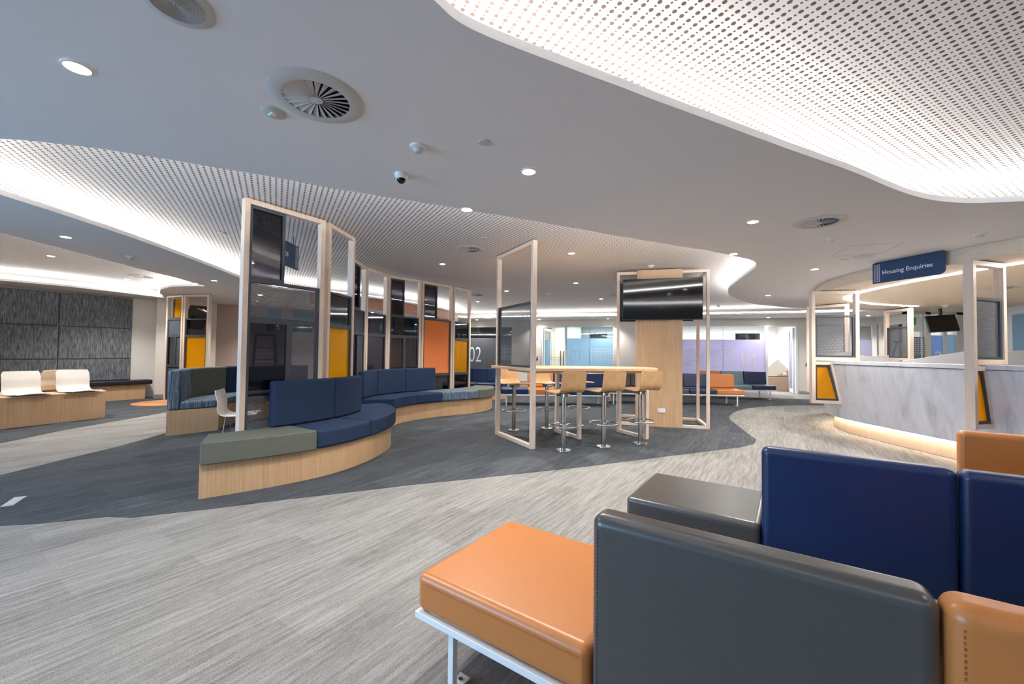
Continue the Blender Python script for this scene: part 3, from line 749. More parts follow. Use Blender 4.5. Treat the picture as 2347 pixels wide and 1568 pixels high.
# far navy couch under numeral 02
F3 = [(-1.9, 11.3), (-1.2, 10.85), (-.75, 10.7), (-.42, 10.72), (-.15, 10.95)]
H3 = [(-1.7, 11.95), (-1.1, 11.6), (-.72, 11.45), (-.45, 11.42), (-.1, 11.5)]
G3 = [Vector(h).lerp(Vector(f), .2) for h, f in zip(H3, F3)]
t = thing('curved_bench', 'far navy couch with rounded end below numeral 02', 'bench')
bm = B(); band(bm, F3, H3, 0, 4, 0, .24, 8); mesh('bench_base', bm, TIMB, t, .002, 2)
Fo = line_off(F3, .05)
for a, b in ((0, 1.6), (1.6, 4)):
    bm = B(); band(bm, Fo, G3, a, b, .242, .43); mesh('seat_cushion', bm, VBLU, t, .03, 4)
for a, b in ((0, 1), (1, 2.1), (2.1, 3)):
    bm = B(); band(bm, G3, H3, a, b, .432, .80); mesh('backrest', bm, BLUEF, t, .03, 4)

# ------------------------------------------------------------------ modular benches on white legs
def modular(label, origin, ang, n, Wm, seats, backs, depth=.64, zr=.245, th=.145, ztop=.785, legs=None, back_side='near', stitch=False, bt=.095):
    """local x along the row, y from the near edge to the far edge"""
    t = thing('modular_bench', label, 'bench', (origin[0], origin[1], 0), ang, 'modular vinyl benches on white legs')
    Lr = n*Wm; zs = zr+th
    bm = B(); box(bm, (.0, .0, zr-.028), (Lr, .025, zr-.002)); box(bm, (.0, depth-.025, zr-.028), (Lr, depth, zr-.002))
    for x in [0]+[i*Wm-.015 for i in range(1, n)]+[Lr-.025]: box(bm, (x, .025, zr-.028), (x+.025, depth-.025, zr-.002))
    mesh('rail', bm, WHM, t, .003, 2)
    for i, m in seats:
        y1 = depth
        bm = B(); box(bm, (i*Wm+.002, .004, zr), ((i+1)*Wm-.002, y1-.004, zs)); s = mesh('seat', bm, m, t, .03 if stitch else .028, 5)
        if stitch:
            bm = B(); x0, x1 = i*Wm+.004, (i+1)*Wm-.004; zz = zs-.034
            tube(bm, [(x0+.03, .0035, zz), (x1-.03, .0035, zz)], .0014, 6)
            tube(bm, [(x0-.0015, .03, zz), (x0-.0015, depth-.03, zz)], .0014, 6)
            for q in range(26): tube(bm, [(x1-.016, .0035, zr+.012+q*.0042), (x1-.016, .0035, zr+.0142+q*.0042)], .001, 5)
            mesh('stitching', bm, VORD if m == VORG else CHAR, s)
    for i, m in backs:
        if back_side == 'near': ya, yb = -.002, bt; yt0, yt1 = .012, bt+.0
        else: ya, yb = depth-.16, depth+.002; yt0, yt1 = depth-.11, depth+.03
        x0, x1 = i*Wm+.002, (i+1)*Wm-.002
        zb = zs+.012 if back_side != 'near' else zr-.03
        bm = B(); hull_side(bm, [(x0, ya, zb), (x1, ya, zb), (x1, yb, zb), (x0, yb, zb)], [(x0, yt0 if back_side != 'near' else ya, ztop), (x1, yt0 if back_side != 'near' else ya, ztop), (x1, yt1, ztop), (x0, yt1, ztop)])
        s = mesh('backrest', bm, m, t, .034, 6)
        if stitch:
            bm = B()
            for q in range(44): tube(bm, [(x0+.022, ya-.0008, zr+.02+q*.011), (x0+.022, ya-.0008, zr+.026+q*.011)], .0013, 5)
            mesh('stitching', bm, VORD if m == VORG else CHAR, s)
    for x, y in (legs or [(.12, .02), (.12, depth-.045), (Lr-.17, .02), (Lr-.17, depth-.045)]):
        bm = B(); box(bm, (x, y, .006), (x+.025, y+.025, zr-.03)); l = mesh('leg', bm, WHM, t, .002, 2)
        bm = B(); box(bm, (x-.012, y-.0+.0, .0045), (x+.037, y+.085, .01)); f = mesh('foot_plate', bm, WHM, l)
        bm = B(); cyl(bm, (x+.012, y+.06), .008, .008, .0101, .012, 12); mesh('bolt_hole', bm, CHAR, f)
    return t
E1 = Vector((.824, -.566)); A1 = math.atan2(-.566, .824)
modular('nearest modular bench with an orange seat and a pewter grey backrest', (-.365, 1.605), A1, 4, .725,
        [(0, VORG), (1, VGRY), (2, VORG), (3, VBLU)], [(1, VGRY), (2, VORG), (3, VBLU)], stitch=True, legs=[(.16, .018), (.16, .58), (2.2, .018), (2.2, .58)])
modular('modular bench with a pewter seat and two navy backrests behind the grey backrest', (.695, 2.475), A1, 4, .70,
        [(0, VGRY), (1, VBLU), (2, VBLU), (3, VORG)], [(1, VBLU), (2, VBLU), (3, VORG)], stitch=True, legs=[(.16, .018), (.16, .58), (2.2, .018), (2.2, .58)])
modular('modular bench whose orange backrest faces the marble counter at the right edge', (2.27, 3.0), A1, 3, .71,
        [(0, VGRY), (1, VORG), (2, VBLU)], [(1, VORG), (2, VBLU)], stitch=True)
# distant rows, backs on their far side
sc = dict(back_side='far')
modular('far bench of blue and orange seats seen behind the bar stools', (-.25, 9.55), math.radians(0), 4, .645,
        [(0, VBLU), (1, VORG), (2, VBLU), (3, VBLU)], [(1, VORG), (2, VBLU), (3, VBLU)], zr=.27, th=.13, ztop=.76, **sc)
modular('far bench ending in an orange seat just right of the screen column', (2.42, 10.15), math.radians(-4), 5, .655,
        [(0, VGRY), (1, VGRY), (2, VGRY), (3, VBLU), (4, VORG)], [(0, VGRY), (1, VGRY), (2, VGRY), (3, VBLU), (4, VORG)], zr=.28, th=.12, ztop=.76, **sc)
modular('rear bench with teal and navy seats in front of glass 04', (5.5, 11.55), math.radians(-4), 3, .65,
        [(0, VORG), (1, VTEA), (2, VBLU)], [(0, VORG), (1, VTEA), (2, VBLU)], zr=.28, th=.12, ztop=.78, **sc)
modular('rear bench with pewter grey seats seen past the end of the bar table', (2.3, 11.9), math.radians(-3), 3, .65,
        [(0, VORG), (1, VGRY), (2, VGRY)], [(1, VGRY), (2, VGRY)], zr=.28, th=.12, ztop=.76, **sc)

# ------------------------------------------------------------------ bar table
pd = (Vector((-.196, 6.234))-Vector((.312, 5.271))).normalized()
pa = math.atan2(pd.y, pd.x)
t = thing('bar_table', 'tall pale timber bar table with an overhead portal and mesh screen at its left end', 'table')
top = [(.36, 5.30), (1.0, 5.46), (1.98, 5.75), (2.10, 5.84), (2.14, 6.0), (2.14, 6.42), (2.06, 6.52), (1.6, 6.5), (-.2, 6.36), (-.31, 6.28), (-.31, 6.16), (-.14, 5.84), (.12, 5.42), (.24, 5.31)]
bm = B(); prism(bm, top, 1.012, 1.048); mesh('tabletop', bm, TIMH, t, .004, 2)
bm = B(); prism(bm, [(.3, 5.5), (1.95, 5.9), (1.9, 6.36), (-.05, 6.22)], .972, 1.011); mesh('apron', bm, TIMH, t)
def leg_frame(name, p, length, z1, pw=.05, pdp=.055, mat=TIMP):
    Mx = Matrix.Translation((p[0], p[1], 0)) @ Matrix.Rotation(pa, 4, 'Z')
    bm = B()
    box(bm, (0, -pdp/2, .005), (pw, pdp/2, z1), Mx); box(bm, (length-pw, -pdp/2, .005), (length, pdp/2, z1), Mx)
    box(bm, (pw, -pdp/2, .005), (length-pw, pdp/2, .005+pw), Mx)
    if z1 > 2: box(bm, (pw, -pdp/2, z1-pw), (length-pw, pdp/2, z1), Mx)
    return mesh(name, bm, mat, t, .003, 2), Mx
pf, Mx = leg_frame('portal_frame', (.29, 5.265), 1.09, 2.725, .05, .065)
bm = B(); fr = .028
for a, b in (((.055, -.02, 1.052), (1.035, .02, 1.08)), ((.055, -.02, 1.90), (1.035, .02, 1.928)), ((.055, -.02, 1.08), (.083, .02, 1.90)), ((1.007, -.02, 1.08), (1.035, .02, 1.90))): box(bm, a, b, Mx)
f = mesh('screen_frame', bm, CHAR, t)
q = thing('x', '', ''); q.parent = t; bpy.data.objects.remove(q)
bm = B(); box(bm, (.08, -.002, 1.078), (1.01, .002, 1.902)); mp = mesh('mesh_panel', bm, MESHF, t); mp.location = Mx.translation; mp.rotation_euler = (0, 0, pa)
leg_frame('leg_frame', (1.0, 5.905), .62, .97); leg_frame('leg_frame', (1.995, 5.96), .62, .97)

# ------------------------------------------------------------------ bar stools
def shell(bm, prof, wid, th, tapers, nx=10):
    """prof: list of (y,z) from seat front to back top, swept along x"""
    rows = []
    n = len(prof)
    for i, (y, z) in enumerate(prof):
        w2 = wid/2*tapers(i/(n-1))
        t_ = Vector((0, prof[min(i+1, n-1)][0]-prof[max(i-1, 0)][0], prof[min(i+1, n-1)][1]-prof[max(i-1, 0)][1])).normalized()
        nn = Vector((0, -t_.z, t_.y))
        top_, bot = [], []
        for j in range(nx+1):
            u = -1+2*j/nx; c = Vector((u*w2, y, z))+nn*(.012*u*u)
            top_.append(bm.verts.new(c)); bot.append(bm.verts.new(c-nn*th))
        rows.append((top_, bot))
    for (a, b), (c, d) in zip(rows, rows[1:]):
        for j in range(nx):
            bm.faces.new((a[j], a[j+1], c[j+1], c[j])); bm.faces.new((b[j], d[j], d[j+1], b[j+1]))
        bm.faces.new((a[0], c[0], d[0], b[0])); bm.faces.new((a[nx], b[nx], d[nx], c[nx]))
    for a, b in (rows[0], rows[-1]):
        for j in range(nx): bm.faces.new((a[j], b[j], b[j+1], a[j+1]))
    return bm
def tap(c=.06):
    def f(s):
        e = min(s, 1-s)
        return 1.0 if e > c else .90+.10*math.sqrt(max(0, 1-((c-e)/c)**2))
    return f
sprof = [(.21, .755), (.19, .765), (.15, .768), (.08, .764), (0, .76), (-.07, .758), (-.13, .762), (-.165, .776), (-.185, .80), (-.197, .84), (-.205, .90), (-.213, .96), (-.22, 1.0), (-.223, 1.02)]
def make_stool(label, loc, ang):
    t = thing('bar_stool', label, 'stool', loc, ang, 'plywood bar stools at the tall table')
    bm = B(); lathe(bm, [(0, .004), (.096, .004), (.098, .012), (.094, .022), (.03, .026), (0, .026)], 40); mesh('base_disc', bm, STEEL, t, smooth=True)
    bm = B(); cyl(bm, (0, 0), .031, .031, .024, .70, 28); mesh('pole', bm, STEEL, t, smooth=True)
    bm = B(); tors(bm, (0, 0, .325), .185, .0105, 48, 10)
    f = mesh('foot_ring', bm, CHROME, t, smooth=True)
    bm = B()
    for k in range(3):
        a = k*2.094+.5; tube(bm, [(.03*math.cos(a), .03*math.sin(a), .322), (.178*math.cos(a), .178*math.sin(a), .322)], .006, 8)
    lathe(bm, [(.0315, .305), (.038, .305), (.038, .34), (.0315, .34)], 28); mesh('ring_spokes', bm, CHROME, f, smooth=True)
    bm = B(); box(bm, (-.055, -.06, .70), (.055, .09, .74)); lathe(bm, [(0, .695), (.062, .695), (.062, .738), (0, .738)], 28, (0, -.03)); mesh('swivel_plate', bm, STEEL, t, .004, 2)
    bm = B(); shell(bm, sprof, .37, .011, tap()); mesh('seat_shell', bm, PLY, t, smooth=True)
    return t
fa = math.atan2(pd.y, pd.x)-math.pi/2
s1 = make_stool('leftmost of the three plywood bar stools nearest the camera', (*U(1291.3, 1034.5, 0).to_2d(), 0), fa)
def dup(label, p, a):
    c = copy_tree(s1); c.location = (*p, 0); c.rotation_euler = (0, 0, a); c['label'] = label; return c
dup('middle of the three plywood bar stools nearest the camera', U(1383.4, 1026, 0).to_2d(), fa-.03)
dup('rightmost of the near plywood bar stools, in front of the timber column', U(1468, 1018.5, 0).to_2d(), fa-.06)
dup('plywood bar stool on the far side of the table framed by the portal posts', U(1177.3, 987.5, 0).to_2d(), fa+math.pi)
dup('plywood bar stool on the far side just right of the portal post', U(1252.8, 983, 0).to_2d(), fa+math.pi)
dup('far side plywood bar stool mostly hidden behind the middle leg frame', U(1326, 977, 0).to_2d(), fa+math.pi)

# ------------------------------------------------------------------ screen column with televisions
cA = Vector((1.856, 7.19)); cB = Vector((3.324, 6.813)); cd = (cB-cA).normalized(); cw = (cB-cA).length; ca = math.atan2(cd.y, cd.x)
t = thing('display_column', 'square timber column with open ash frames carrying two televisions', 'column', (cA.x, cA.y, 0), ca)
bm = B(); px0, px1 = .345, 1.085
box(bm, (px0, -.02, .005), (px1, .6, 2.72)); mesh('column_body', bm, TIMB, t, .002, 2)
for nm, y in (('front_frame', 0), ('back_frame', .86)):
    bm = B(); box(bm, (0, y, .005), (.05, y+.05, 2.70)); box(bm, (cw-.05, y, .005), (cw, y+.05, 2.70))
    if y == 0:
        for z in (.005, 2.65): box(bm, (.05, y, z), (px0-.002, y+.05, z+.05)); box(bm, (px1+.002, y, z), (cw-.05, y+.05, z+.05))
    else:
        for z in (.005, 2.65): box(bm, (.05, y, z), (cw-.05, y+.05, z+.05))
    mesh(nm, bm, TIMP, t, .003, 2)
bm = B()
for x in (0, cw-.05):
    for z in (.005, 2.65): box(bm, (x, .052, z), (x+.05, .858, z+.05))
mesh('side_rails', bm, TIMP, t, .003, 2)
q = Vector((.0, 0)); ox = 1516; oy = 941
# outlet position on the column face
def onface(px):
    d = (px-CX)/FPX; n = Vector((-cd.y, cd.x)); # solve cA + s*cd - .02 n on ray x = d*y
    a = cA - n*.02; s = (d*a.y-a.x)/(cd.x-d*cd.y); return s, (a+cd*s).y
s_, y_ = onface(1516.5); zc = Z(1516.5, 940.5, y_)
o_ = bpy.data.objects.new('power_outlet', None); 
bm = B(); box(bm, (s_-.06, -.03, zc-.037), (s_+.06, -.0205, zc+.037)); po = mesh('power_outlet', bm, WHP, t, .004, 2)
bm = B(); box(bm, (s_-.04, -.034, zc-.0), (s_-.022, -.0302, zc+.022)); box(bm, (s_+.01, -.0315, zc-.012), (s_+.014, -.0302, zc)); box(bm, (s_+.024, -.0315, zc-.012), (s_+.028, -.0302, zc)); mesh('switch', bm, VENT, po)
def tv(label, w_, h_, loc, rz, tilt):
    t = thing('television', label, 'television', loc, rz, 'televisions on the timber column')
    R = Matrix.Rotation(tilt, 4, 'X')
    bm = B(); box(bm, (-w_/2, -.018, -h_/2), (w_/2, .018, h_/2), R); mesh('bezel', bm, plain('tv_bezel', '2a2a2d', .3), t, .004, 2)
    bm = B(); box(bm, (-w_/2+.008, -.0205, -h_/2+.014), (w_/2-.008, -.0185, h_/2-.008), R); mesh('screen', bm, SCREEN, t)
    bm = B(); box(bm, (-.012, -.021, -h_/2-.006), (.012, -.012, -h_/2+.004), R); mesh('indicator', bm, CHROME, t)
    bm = B(); box(bm, (-.2, .019, -.15), (.2, .05, .15)); mesh('wall_bracket', bm, BLACK, t)
    return t
n2 = Vector((-cd.y, cd.x))
c_ = cA+cd*(.745)-n2*.085
tv('large black television on the front of the timber column', 1.29, .71, (c_.x, c_.y, 2.195), ca, math.radians(2))
c_ = cA+cd*.70+n2*.66
tv2 = tv('second television facing away on the back of the timber column', 1.33, .74, (c_.x, c_.y, 2.24), ca+math.pi, 0)

# ------------------------------------------------------------------ reception counter
KS = 1.035
top_line = [(5.30, 3.3), (5.24, 4.0), (5.19, 4.6), (5.17, 5.2), (5.17, 5.8), (5.19, 6.35), (5.30, 6.95), (5.65, 7.6), (6.3, 8.15), (7.2, 8.6), (8.2, 8.85)]
TL = smooth_line(top_line, 5)
BL = offset(TL, -.0)
def inward(P, d): return offset(P, d)
t = thing('reception_counter', 'long curved grey marble reception counter with a glowing timber plinth', 'counter')
Ti = inward(TL, .22); Tf = TL
def loft(bm, P, Q, z0, z1, R=None, zz=None):
    n = len(P); a = [bm.verts.new((p[0], p[1], z0)) for p in P]; b = [bm.verts.new((q[0], q[1], z1)) for q in Q]
    for i in range(n-1): bm.faces.new((a[i], a[i+1], b[i+1], b[i]))
def slab(bm, P, Q, z0, z1):
    for i in range(len(P)-1): pass
    prism(bm, [tuple(p) for p in P]+[tuple(q) for q in Q[::-1]], z0, z1)
bm = B(); slab(bm, inward(TL, -.012), inward(TL, .30), 1.125, 1.175); mesh('counter_top', bm, MARB, t, .004, 2)
bot = inward(TL, .17); bm = B()
lo = [(*p, .24) for p in bot]; hi = [(*p, 1.118) for p in TL]; li = [(*p, .24) for p in inward(TL, .30)]; hi2 = [(*p, 1.118) for p in inward(TL, .28)]
n = len(lo); V_ = [[bm.verts.new(v) for v in row] for row in (lo, hi, hi2, li)]
for r_ in range(4):
    a, b = V_[r_], V_[(r_+1) % 4]
    for i in range(n-1): bm.faces.new((a[i], a[i+1], b[i+1], b[i]))
bm.faces.new([row[0] for row in V_]); bm.faces.new([row[-1] for row in V_][::-1]); mesh('marble_front', bm, MARB, t, smooth=True)
bm = B(); slab(bm, inward(TL, .30), inward(TL, .42), .004, .236); mesh('plinth', bm, wood('pale_plinth', 'c9b198', 'dcc6ae'), t)
bm = B(); slab(bm, inward(TL, .245), inward(TL, .275), .222, .232); mesh('plinth_light', bm, LEDW, t)
bm = B(); slab(bm, inward(TL, .75), inward(TL, 1.2), .70, .74); mesh('worktop', bm, WHP, t)
bm = B(); slab(bm, inward(TL, .30), inward(TL, .33), .24, 1.12); mesh('inner_panel', bm, WHP, t)
# sloping grey divider wings on top of the counter
def wing(label, pts, y, th=.02):
    o = thing('desk_divider', label, 'divider', (0, 0, 0), 0, 'sloping desk dividers behind the counter')
    P_ = [(X(a, y), y, Z(a, b, y)) for a, b in pts]
    bm = B(); a = [bm.verts.new(p) for p in P_]; b = [bm.verts.new((p[0]+.005, p[1]+th, p[2])) for p in P_]
    n = len(a); bm.faces.new(a); bm.faces.new(b[::-1])
    for i in range(n): bm.faces.new((a[i], a[(i+1) % n], b[(i+1) % n], b[i]))
    mesh('divider_board', bm, plain('pale_grey_board', 'b9b9bb', .7, var=.01), o)
wing('pale grey divider rising to the left behind the counter, beside the mesh screen', [(1941, 806), (1990, 817), (2037, 814), (2037, 870), (1941, 870)], 7.75)
wing('low pale grey divider seen through the first counter screen', [(1892, 817), (1900, 811), (1902, 816), (1925, 806.5), (1941, 808), (1941, 825), (1892, 825)], 7.05)
wing('long grey divider rising towards the right behind the marble counter', [(2072, 827), (2225, 804), (2225, 870), (2072, 870)], 6.35)
wing('pale blue divider at the right edge behind the marble counter', [(2302, 806), (2340, 803), (2400, 808), (2400, 880), (2302, 880)], 5.9)

# frames that straddle the counter
def counter_screen(label, a, b, full, trap=True, mesh_z=(1.26, 1.92), zb=.48, ztop=2.32, ublock=.36):
    """a: outer post on the public side, b: inner post; local x from a to b"""
    a = Vector(a); b = Vector(b); d = b-a; Wd = d.length
    t = thing('counter_screen', label, 'screen', (a.x, a.y, 0), math.atan2(d.y, d.x), 'ash frames straddling the marble counter')
    pw, pd_ = .055, .085
    bm = B(); box(bm, (0, -pd_/2, zb), (pw, pd_/2, ztop)); mesh('outer_post', bm, TIMP, t, .003, 2)
    bm = B(); box(bm, (Wd-pw, -pd_/2, 1.18), (Wd, pd_/2, ztop)); mesh('inner_post', bm, TIMP, t, .003, 2)
    bm = B(); box(bm, (pw, -pd_/2, ztop-pw), (Wd-pw, pd_/2, ztop)); mesh('top_rail', bm, TIMP, t, .003, 2)
    bm = B(); box(bm, (pw, -pd_/2, 1.18), (Wd-pw, pd_/2, 1.18+pw)); mesh('middle_rail', bm, TIMP, t, .003, 2)
    bm = B(); box(bm, (pw+.1, -.02, ztop), (Wd-.03, .02, ztop+.012)); mesh('ceiling_fixing', bm, BLACK, t)
    pane(t, pw, Wd-pw, 1.18+pw, mesh_z[1], 'mesh', fr=.03)
    if trap:
        u0, u1 = ublock
        # sloping inner stile following the marble
        def quad(bm, p, y0, y1):
            aa = [bm.verts.new((x, y0, z)) for x, z in p]; bb = [bm.verts.new((x, y1, z)) for x, z in p]
            bm.faces.new(aa); bm.faces.new(bb[::-1])
            for i in range(4): bm.faces.new((aa[i], aa[(i+1) % 4], bb[(i+1) % 4], bb[i]))
        bm = B(); quad(bm, [(u1-.05, zb), (u1, zb), (u0, 1.16), (u0-.05, 1.16)], -pd_/2, pd_/2)
        box(bm, (pw, -pd_/2, 1.11), (u0-.05, pd_/2, 1.16)); box(bm, (pw, -pd_/2, zb), (u1-.05, pd_/2, zb+.05)); mesh('lower_frame', bm, TIMP, t, .003, 2)
        i0, i1 = u0-.05, u1-.05
        f_ = .03
        bm = B(); quad(bm, [(i1-f_, zb+.05), (i1, zb+.05), (i0, 1.11), (i0-f_, 1.11)], -.02, .02)
        box(bm, (pw, -.02, zb+.05), (pw+f_, .02, 1.11)); box(bm, (pw+f_, -.02, zb+.05), (i1-f_, .02, zb+.05+f_)); box(bm, (pw+f_, -.02, 1.11-f_), (i0-f_, .02, 1.11)); f = mesh('pane_frame', bm, CHAR, t)
        bm = B(); quad(bm, [(pw+f_-.004, zb+.05+f_-.004), (i1-f_, zb+.05+f_-.004), (i0-f_, 1.11-f_+.004), (pw+f_-.004, 1.11-f_+.004)], -.002, .002); mesh('amber_pane', bm, YELG, f)
    return t
counter_screen('ash counter screen with an amber lower pane at the far end of the marble', (4.93, 6.70), (5.60, 6.56), True, ublock=(.315, .45))
counter_screen('nearest ash counter screen with dark mesh panel, right of the hanging sign', (4.98, 4.42), (5.56, 4.60), True, ublock=(.25, .385))
counter_screen('ash counter screen partly hidden behind the far end screen', (6.37, 8.75), (6.78, 8.16), True, ublock=(.25, .36))
counter_screen('ash counter screen on the rear side of the island with a smoked pane', (8.62, 9.35), (8.60, 8.72), False, False)

# timber soffit above the counter with its light line
so_line = [(5.42, 3.0), (5.27, 3.8), (5.10, 4.7), (5.05, 5.5), (5.10, 6.2), (5.28, 6.85), (5.62, 7.5), (6.25, 8.3), (7.2, 8.95), (8.5, 9.45), (11, 9.55), (11, 3.0), (9.0, 2.2), (6.6, 2.2)]
SL = [Vector(p) for p in smooth_line(so_line[:10], 5)]+[Vector(p) for p in so_line[10:]]
bm = B(); prism(bm, [tuple(p) for p in SL], 2.335, ZP-.001); struct('ceiling.002', bm, SOFF)
led = [(6.6, 3.4), (5.95, 3.9), (5.72, 4.55), (5.66, 5.3), (5.70, 6.2), (5.85, 6.9), (6.12, 7.45), (6.7, 7.95), (7.5, 8.35), (8.55, 8.6)]
LD = smooth_line(led, 6)
bm = B(); Q = offset(LD, .075)
for i in range(len(LD)-1):
    prism(bm, [tuple(LD[i]), tuple(LD[i+1]), tuple(Q[i+1]), tuple(Q[i])], 2.328, 2.3345)
tag(mesh('linear_light', bm, LEDS), 'curved white light line recessed in the timber soffit above the counter', 'light')

# hanging signs
def sign(label, a, b, z0, z1, text, size, dots_right, rods=False, rnd=.06, ztop=ZP, tx=.14, tz=.09):
    a = Vector(a); b = Vector(b); d = b-a; Wd = d.length
    t = thing('hanging_sign', label, 'sign', (a.x, a.y, 0), math.atan2(d.y, d.x), 'navy hanging signs')
    prof = [(0, z0), (Wd-rnd, z0)]+[(Wd-rnd+rnd*math.sin(k*math.pi/12), z0+rnd-rnd*math.cos(k*math.pi/12)) for k in range(1, 7)]+[(Wd, z1), (0, z1)]
    if dots_right: prof = [(Wd-x, z) for x, z in prof][::-1]
    bm = B(); f_ = [bm.verts.new((x, -.012, z)) for x, z in prof]; g_ = [bm.verts.new((x, .012, z)) for x, z in prof]
    bm.faces.new(f_); bm.faces.new(g_[::-1]); n = len(prof)
    for i in range(n): bm.faces.new((f_[i], f_[(i+1) % n], g_[(i+1) % n], g_[i]))
    mesh('sign_board', bm, NAVYS, t)
    bm = B()
    for i in range(4):
        for j in range(17):
            x = (.018+i*.02) if not dots_right else Wd-.026-i*.02
            box(bm, (x, -.0145, z0+.016+j*(z1-z0-.03)/17), (x+.008, -.0123, z0+.016+j*(z1-z0-.03)/17+.008))
    mesh('dot_pattern', bm, LETT, t)
    textmesh('lettering', text, size, LETT, t, Matrix.Translation((tx, -.0125, z0+tz)) @ Matrix.Rotation(math.pi/2, 4, 'X'), ext=.0015, bold=.0003)
    if rods:
        for x in (.12, Wd-.12):
            bm = B(); tube(bm, [(x, 0, z1), (x, 0, ztop)], .006, 8); mesh('hanger_rod', bm, NAVYS, t)
    else:
        bm = B(); box(bm, (.02, -.008, z1), (Wd-.02, .008, ztop)); mesh('ceiling_plate', bm, CHAR, t)
sign('navy hanging sign reading Housing Enquiries above the counter', (4.83, 5.41), (5.00, 4.665), 2.225, 2.49, 'Housing Enquiries', .074, False, tx=.115, tz=.105)
sign('navy hanging sign ending in the letters vice, seen through the nearest screen', (-2.86, 4.42), (-2.89, 5.42), 2.32, 2.63, 'Service', .115, True, True, ztop=ZQ, tx=.40, tz=.12)

# ------------------------------------------------------------------ left timber platform with shell seats
pn = Vector((.353, .936)); pm = Vector((-.936, .353)); P0 = Vector((-7.68, 6.09))
def PP(s, o): return P0+pn*s+pm*o
t = thing('timber_platform', 'long low timber platform bench on the far left', 'platform')
bm = B(); prism(bm, [PP(-2.5, 0), PP(1.22, 0), PP(1.30, .1), PP(1.30, 1.05), PP(1.22, 1.15), PP(-2.5, 1.15)], .004, .455); mesh('platform_body', bm, TIMB, t, .003, 2)
bm = B(); prism(bm, [PP(-2.5, -.005), PP(1.22, -.005), PP(1.305, .1), PP(1.305, 1.05), PP(1.22, 1.155), PP(-2.5, 1.155)], .457, .478); mesh('platform_top', bm, TIMH, t, .002, 2)
shp = [(.25, .028), (.22, .034), (.15, .030), (.06, .022), (-.04, .018), (-.12, .022), (-.165, .04), (-.19, .075), (-.20, .13), (-.195, .19), (-.205, .26), (-.225, .33), (-.235, .375)]
def shell_seat(label, p, ang, mat, z=.48):
    t = thing('moulded_chair', label, 'seat', (p[0], p[1], z), ang, 'moulded seats on the timber platform')
    bm = B(); shell(bm, shp, .43, .009, tap(.09)); mesh('seat_shell', bm, mat, t, smooth=True)
    bm = B(); box(bm, (-.12, -.12, 0), (.12, .08, .011)); mesh('mounting_plate', bm, STEEL, t)
sa = math.atan2(-pm.y, -pm.x)-math.pi/2
WSH = plain('white_moulded_shell', 'e9e4dc', .35, var=.01)
shell_seat('white moulded shell seat at the left of the timber platform', PP(.36, .16), sa, WSH)
shell_seat('white moulded shell seat at the right end of the timber platform', PP(.97, .16), sa, WSH)
shell_seat('beige shell seat turned away between the two white ones', PP(.84, .72), sa+math.pi, plain('beige_moulded_shell', 'e8dac8', .4))
# white chair partly hidden behind the nearest screen
t = thing('shell_chair', 'white shell chair half hidden behind the nearest screen post', 'chair', (X(552, 5.9), 5.9, 0), math.radians(-70))
bm = B(); shell(bm, [(y, z+.30) for y, z in shp], .42, .009, tap(.09)); mesh('seat_shell', bm, WSH, t, smooth=True)
for x, y in ((-.17, -.15), (.17, -.15), (-.17, .17), (.17, .17)):
    bm = B(); tube(bm, [(x, y, .005), (x*.8, y*.8, .31)], .009, 8); mesh('leg', bm, CHROME, t, smooth=True)

# floor box, far left
q = [U(33.5, 1141, .004), U(62, 1138, .004), U(30.7, 1158.8, .004), U(0, 1163, .004)]
t = thing('floor_box', 'beige hinged floor outlet box set in the dark carpet', 'floor box')
ctr = sum(q, Vector())/4
bm = B(); prism(bm, [(p.x, p.y) for p in q], .0042, .009); mesh('outer_frame', bm, plain('beige_plastic', 'b8aca4', .5), t)
bm = B(); prism(bm, [tuple((ctr+(p-ctr)*.8).to_2d()) for p in q], .0092, .011); mesh('lid', bm, plain('grey_lid', 'a9adb8', .5), t)

# ladders
def ladder(label, loc, rz, mat, h=1.75):
    t = thing('step_ladder', label, 'ladder', loc, rz)
    for nm, s in (('front_rails', -1), ('rear_rails', 1)):
        bm = B()
        for x in (-1, 1): tube(bm, [(x*.28, s*.48, .01), (x*.18, s*.05, h)], .022, 6)
        if s < 0:
            for k in range(1, 6):
                f = k/6; box(bm, (-.28+.1*f, -.48+.43*f-.035, h*f-.012), (.28-.1*f, -.48+.43*f+.035, h*f+.012))
        else:
            for k in (1, 3): f = k/5; tube(bm, [(-.28+.1*f, .48-.43*f, h*f), (.28-.1*f, .48-.43*f, h*f)], .01, 6)
        mesh(nm, bm, mat, t)
    bm = B(); box(bm, (-.2, -.1, h), (.2, .1, h+.05)); mesh('top_cap', bm, BLACK, t)
ladder('blue step ladder standing behind the reception counter', (10.22, 10.55, 0), math.radians(8), LADB, 1.62)
ladder('dark step ladder seen through the nearest smoked pane', (-5.6, 9.2, 0), math.radians(35), CHAR, 1.55)
# monitor behind the counter
t = thing('television', 'tilted black monitor hanging over the office desks behind the counter', 'television', (X(2160, 8.9), 8.9, 2.0), math.radians(-18))
R = Matrix.Rotation(math.radians(-16), 4, 'X') @ Matrix.Rotation(math.radians(-4), 4, 'Y')
bm = B(); box(bm, (-.26, -.025, -.19), (.26, .025, .19), R); mesh('bezel', bm, BLACK, t, .006, 2)
bm = B(); box(bm, (-.245, -.03, -.175), (.245, -.026, .175), R); mesh('screen', bm, SCREEN, t)
bm = B(); box(bm, (-.02, .02, 0), (.02, .08, .335)); mesh('ceiling_bracket', bm, BLACK, t)
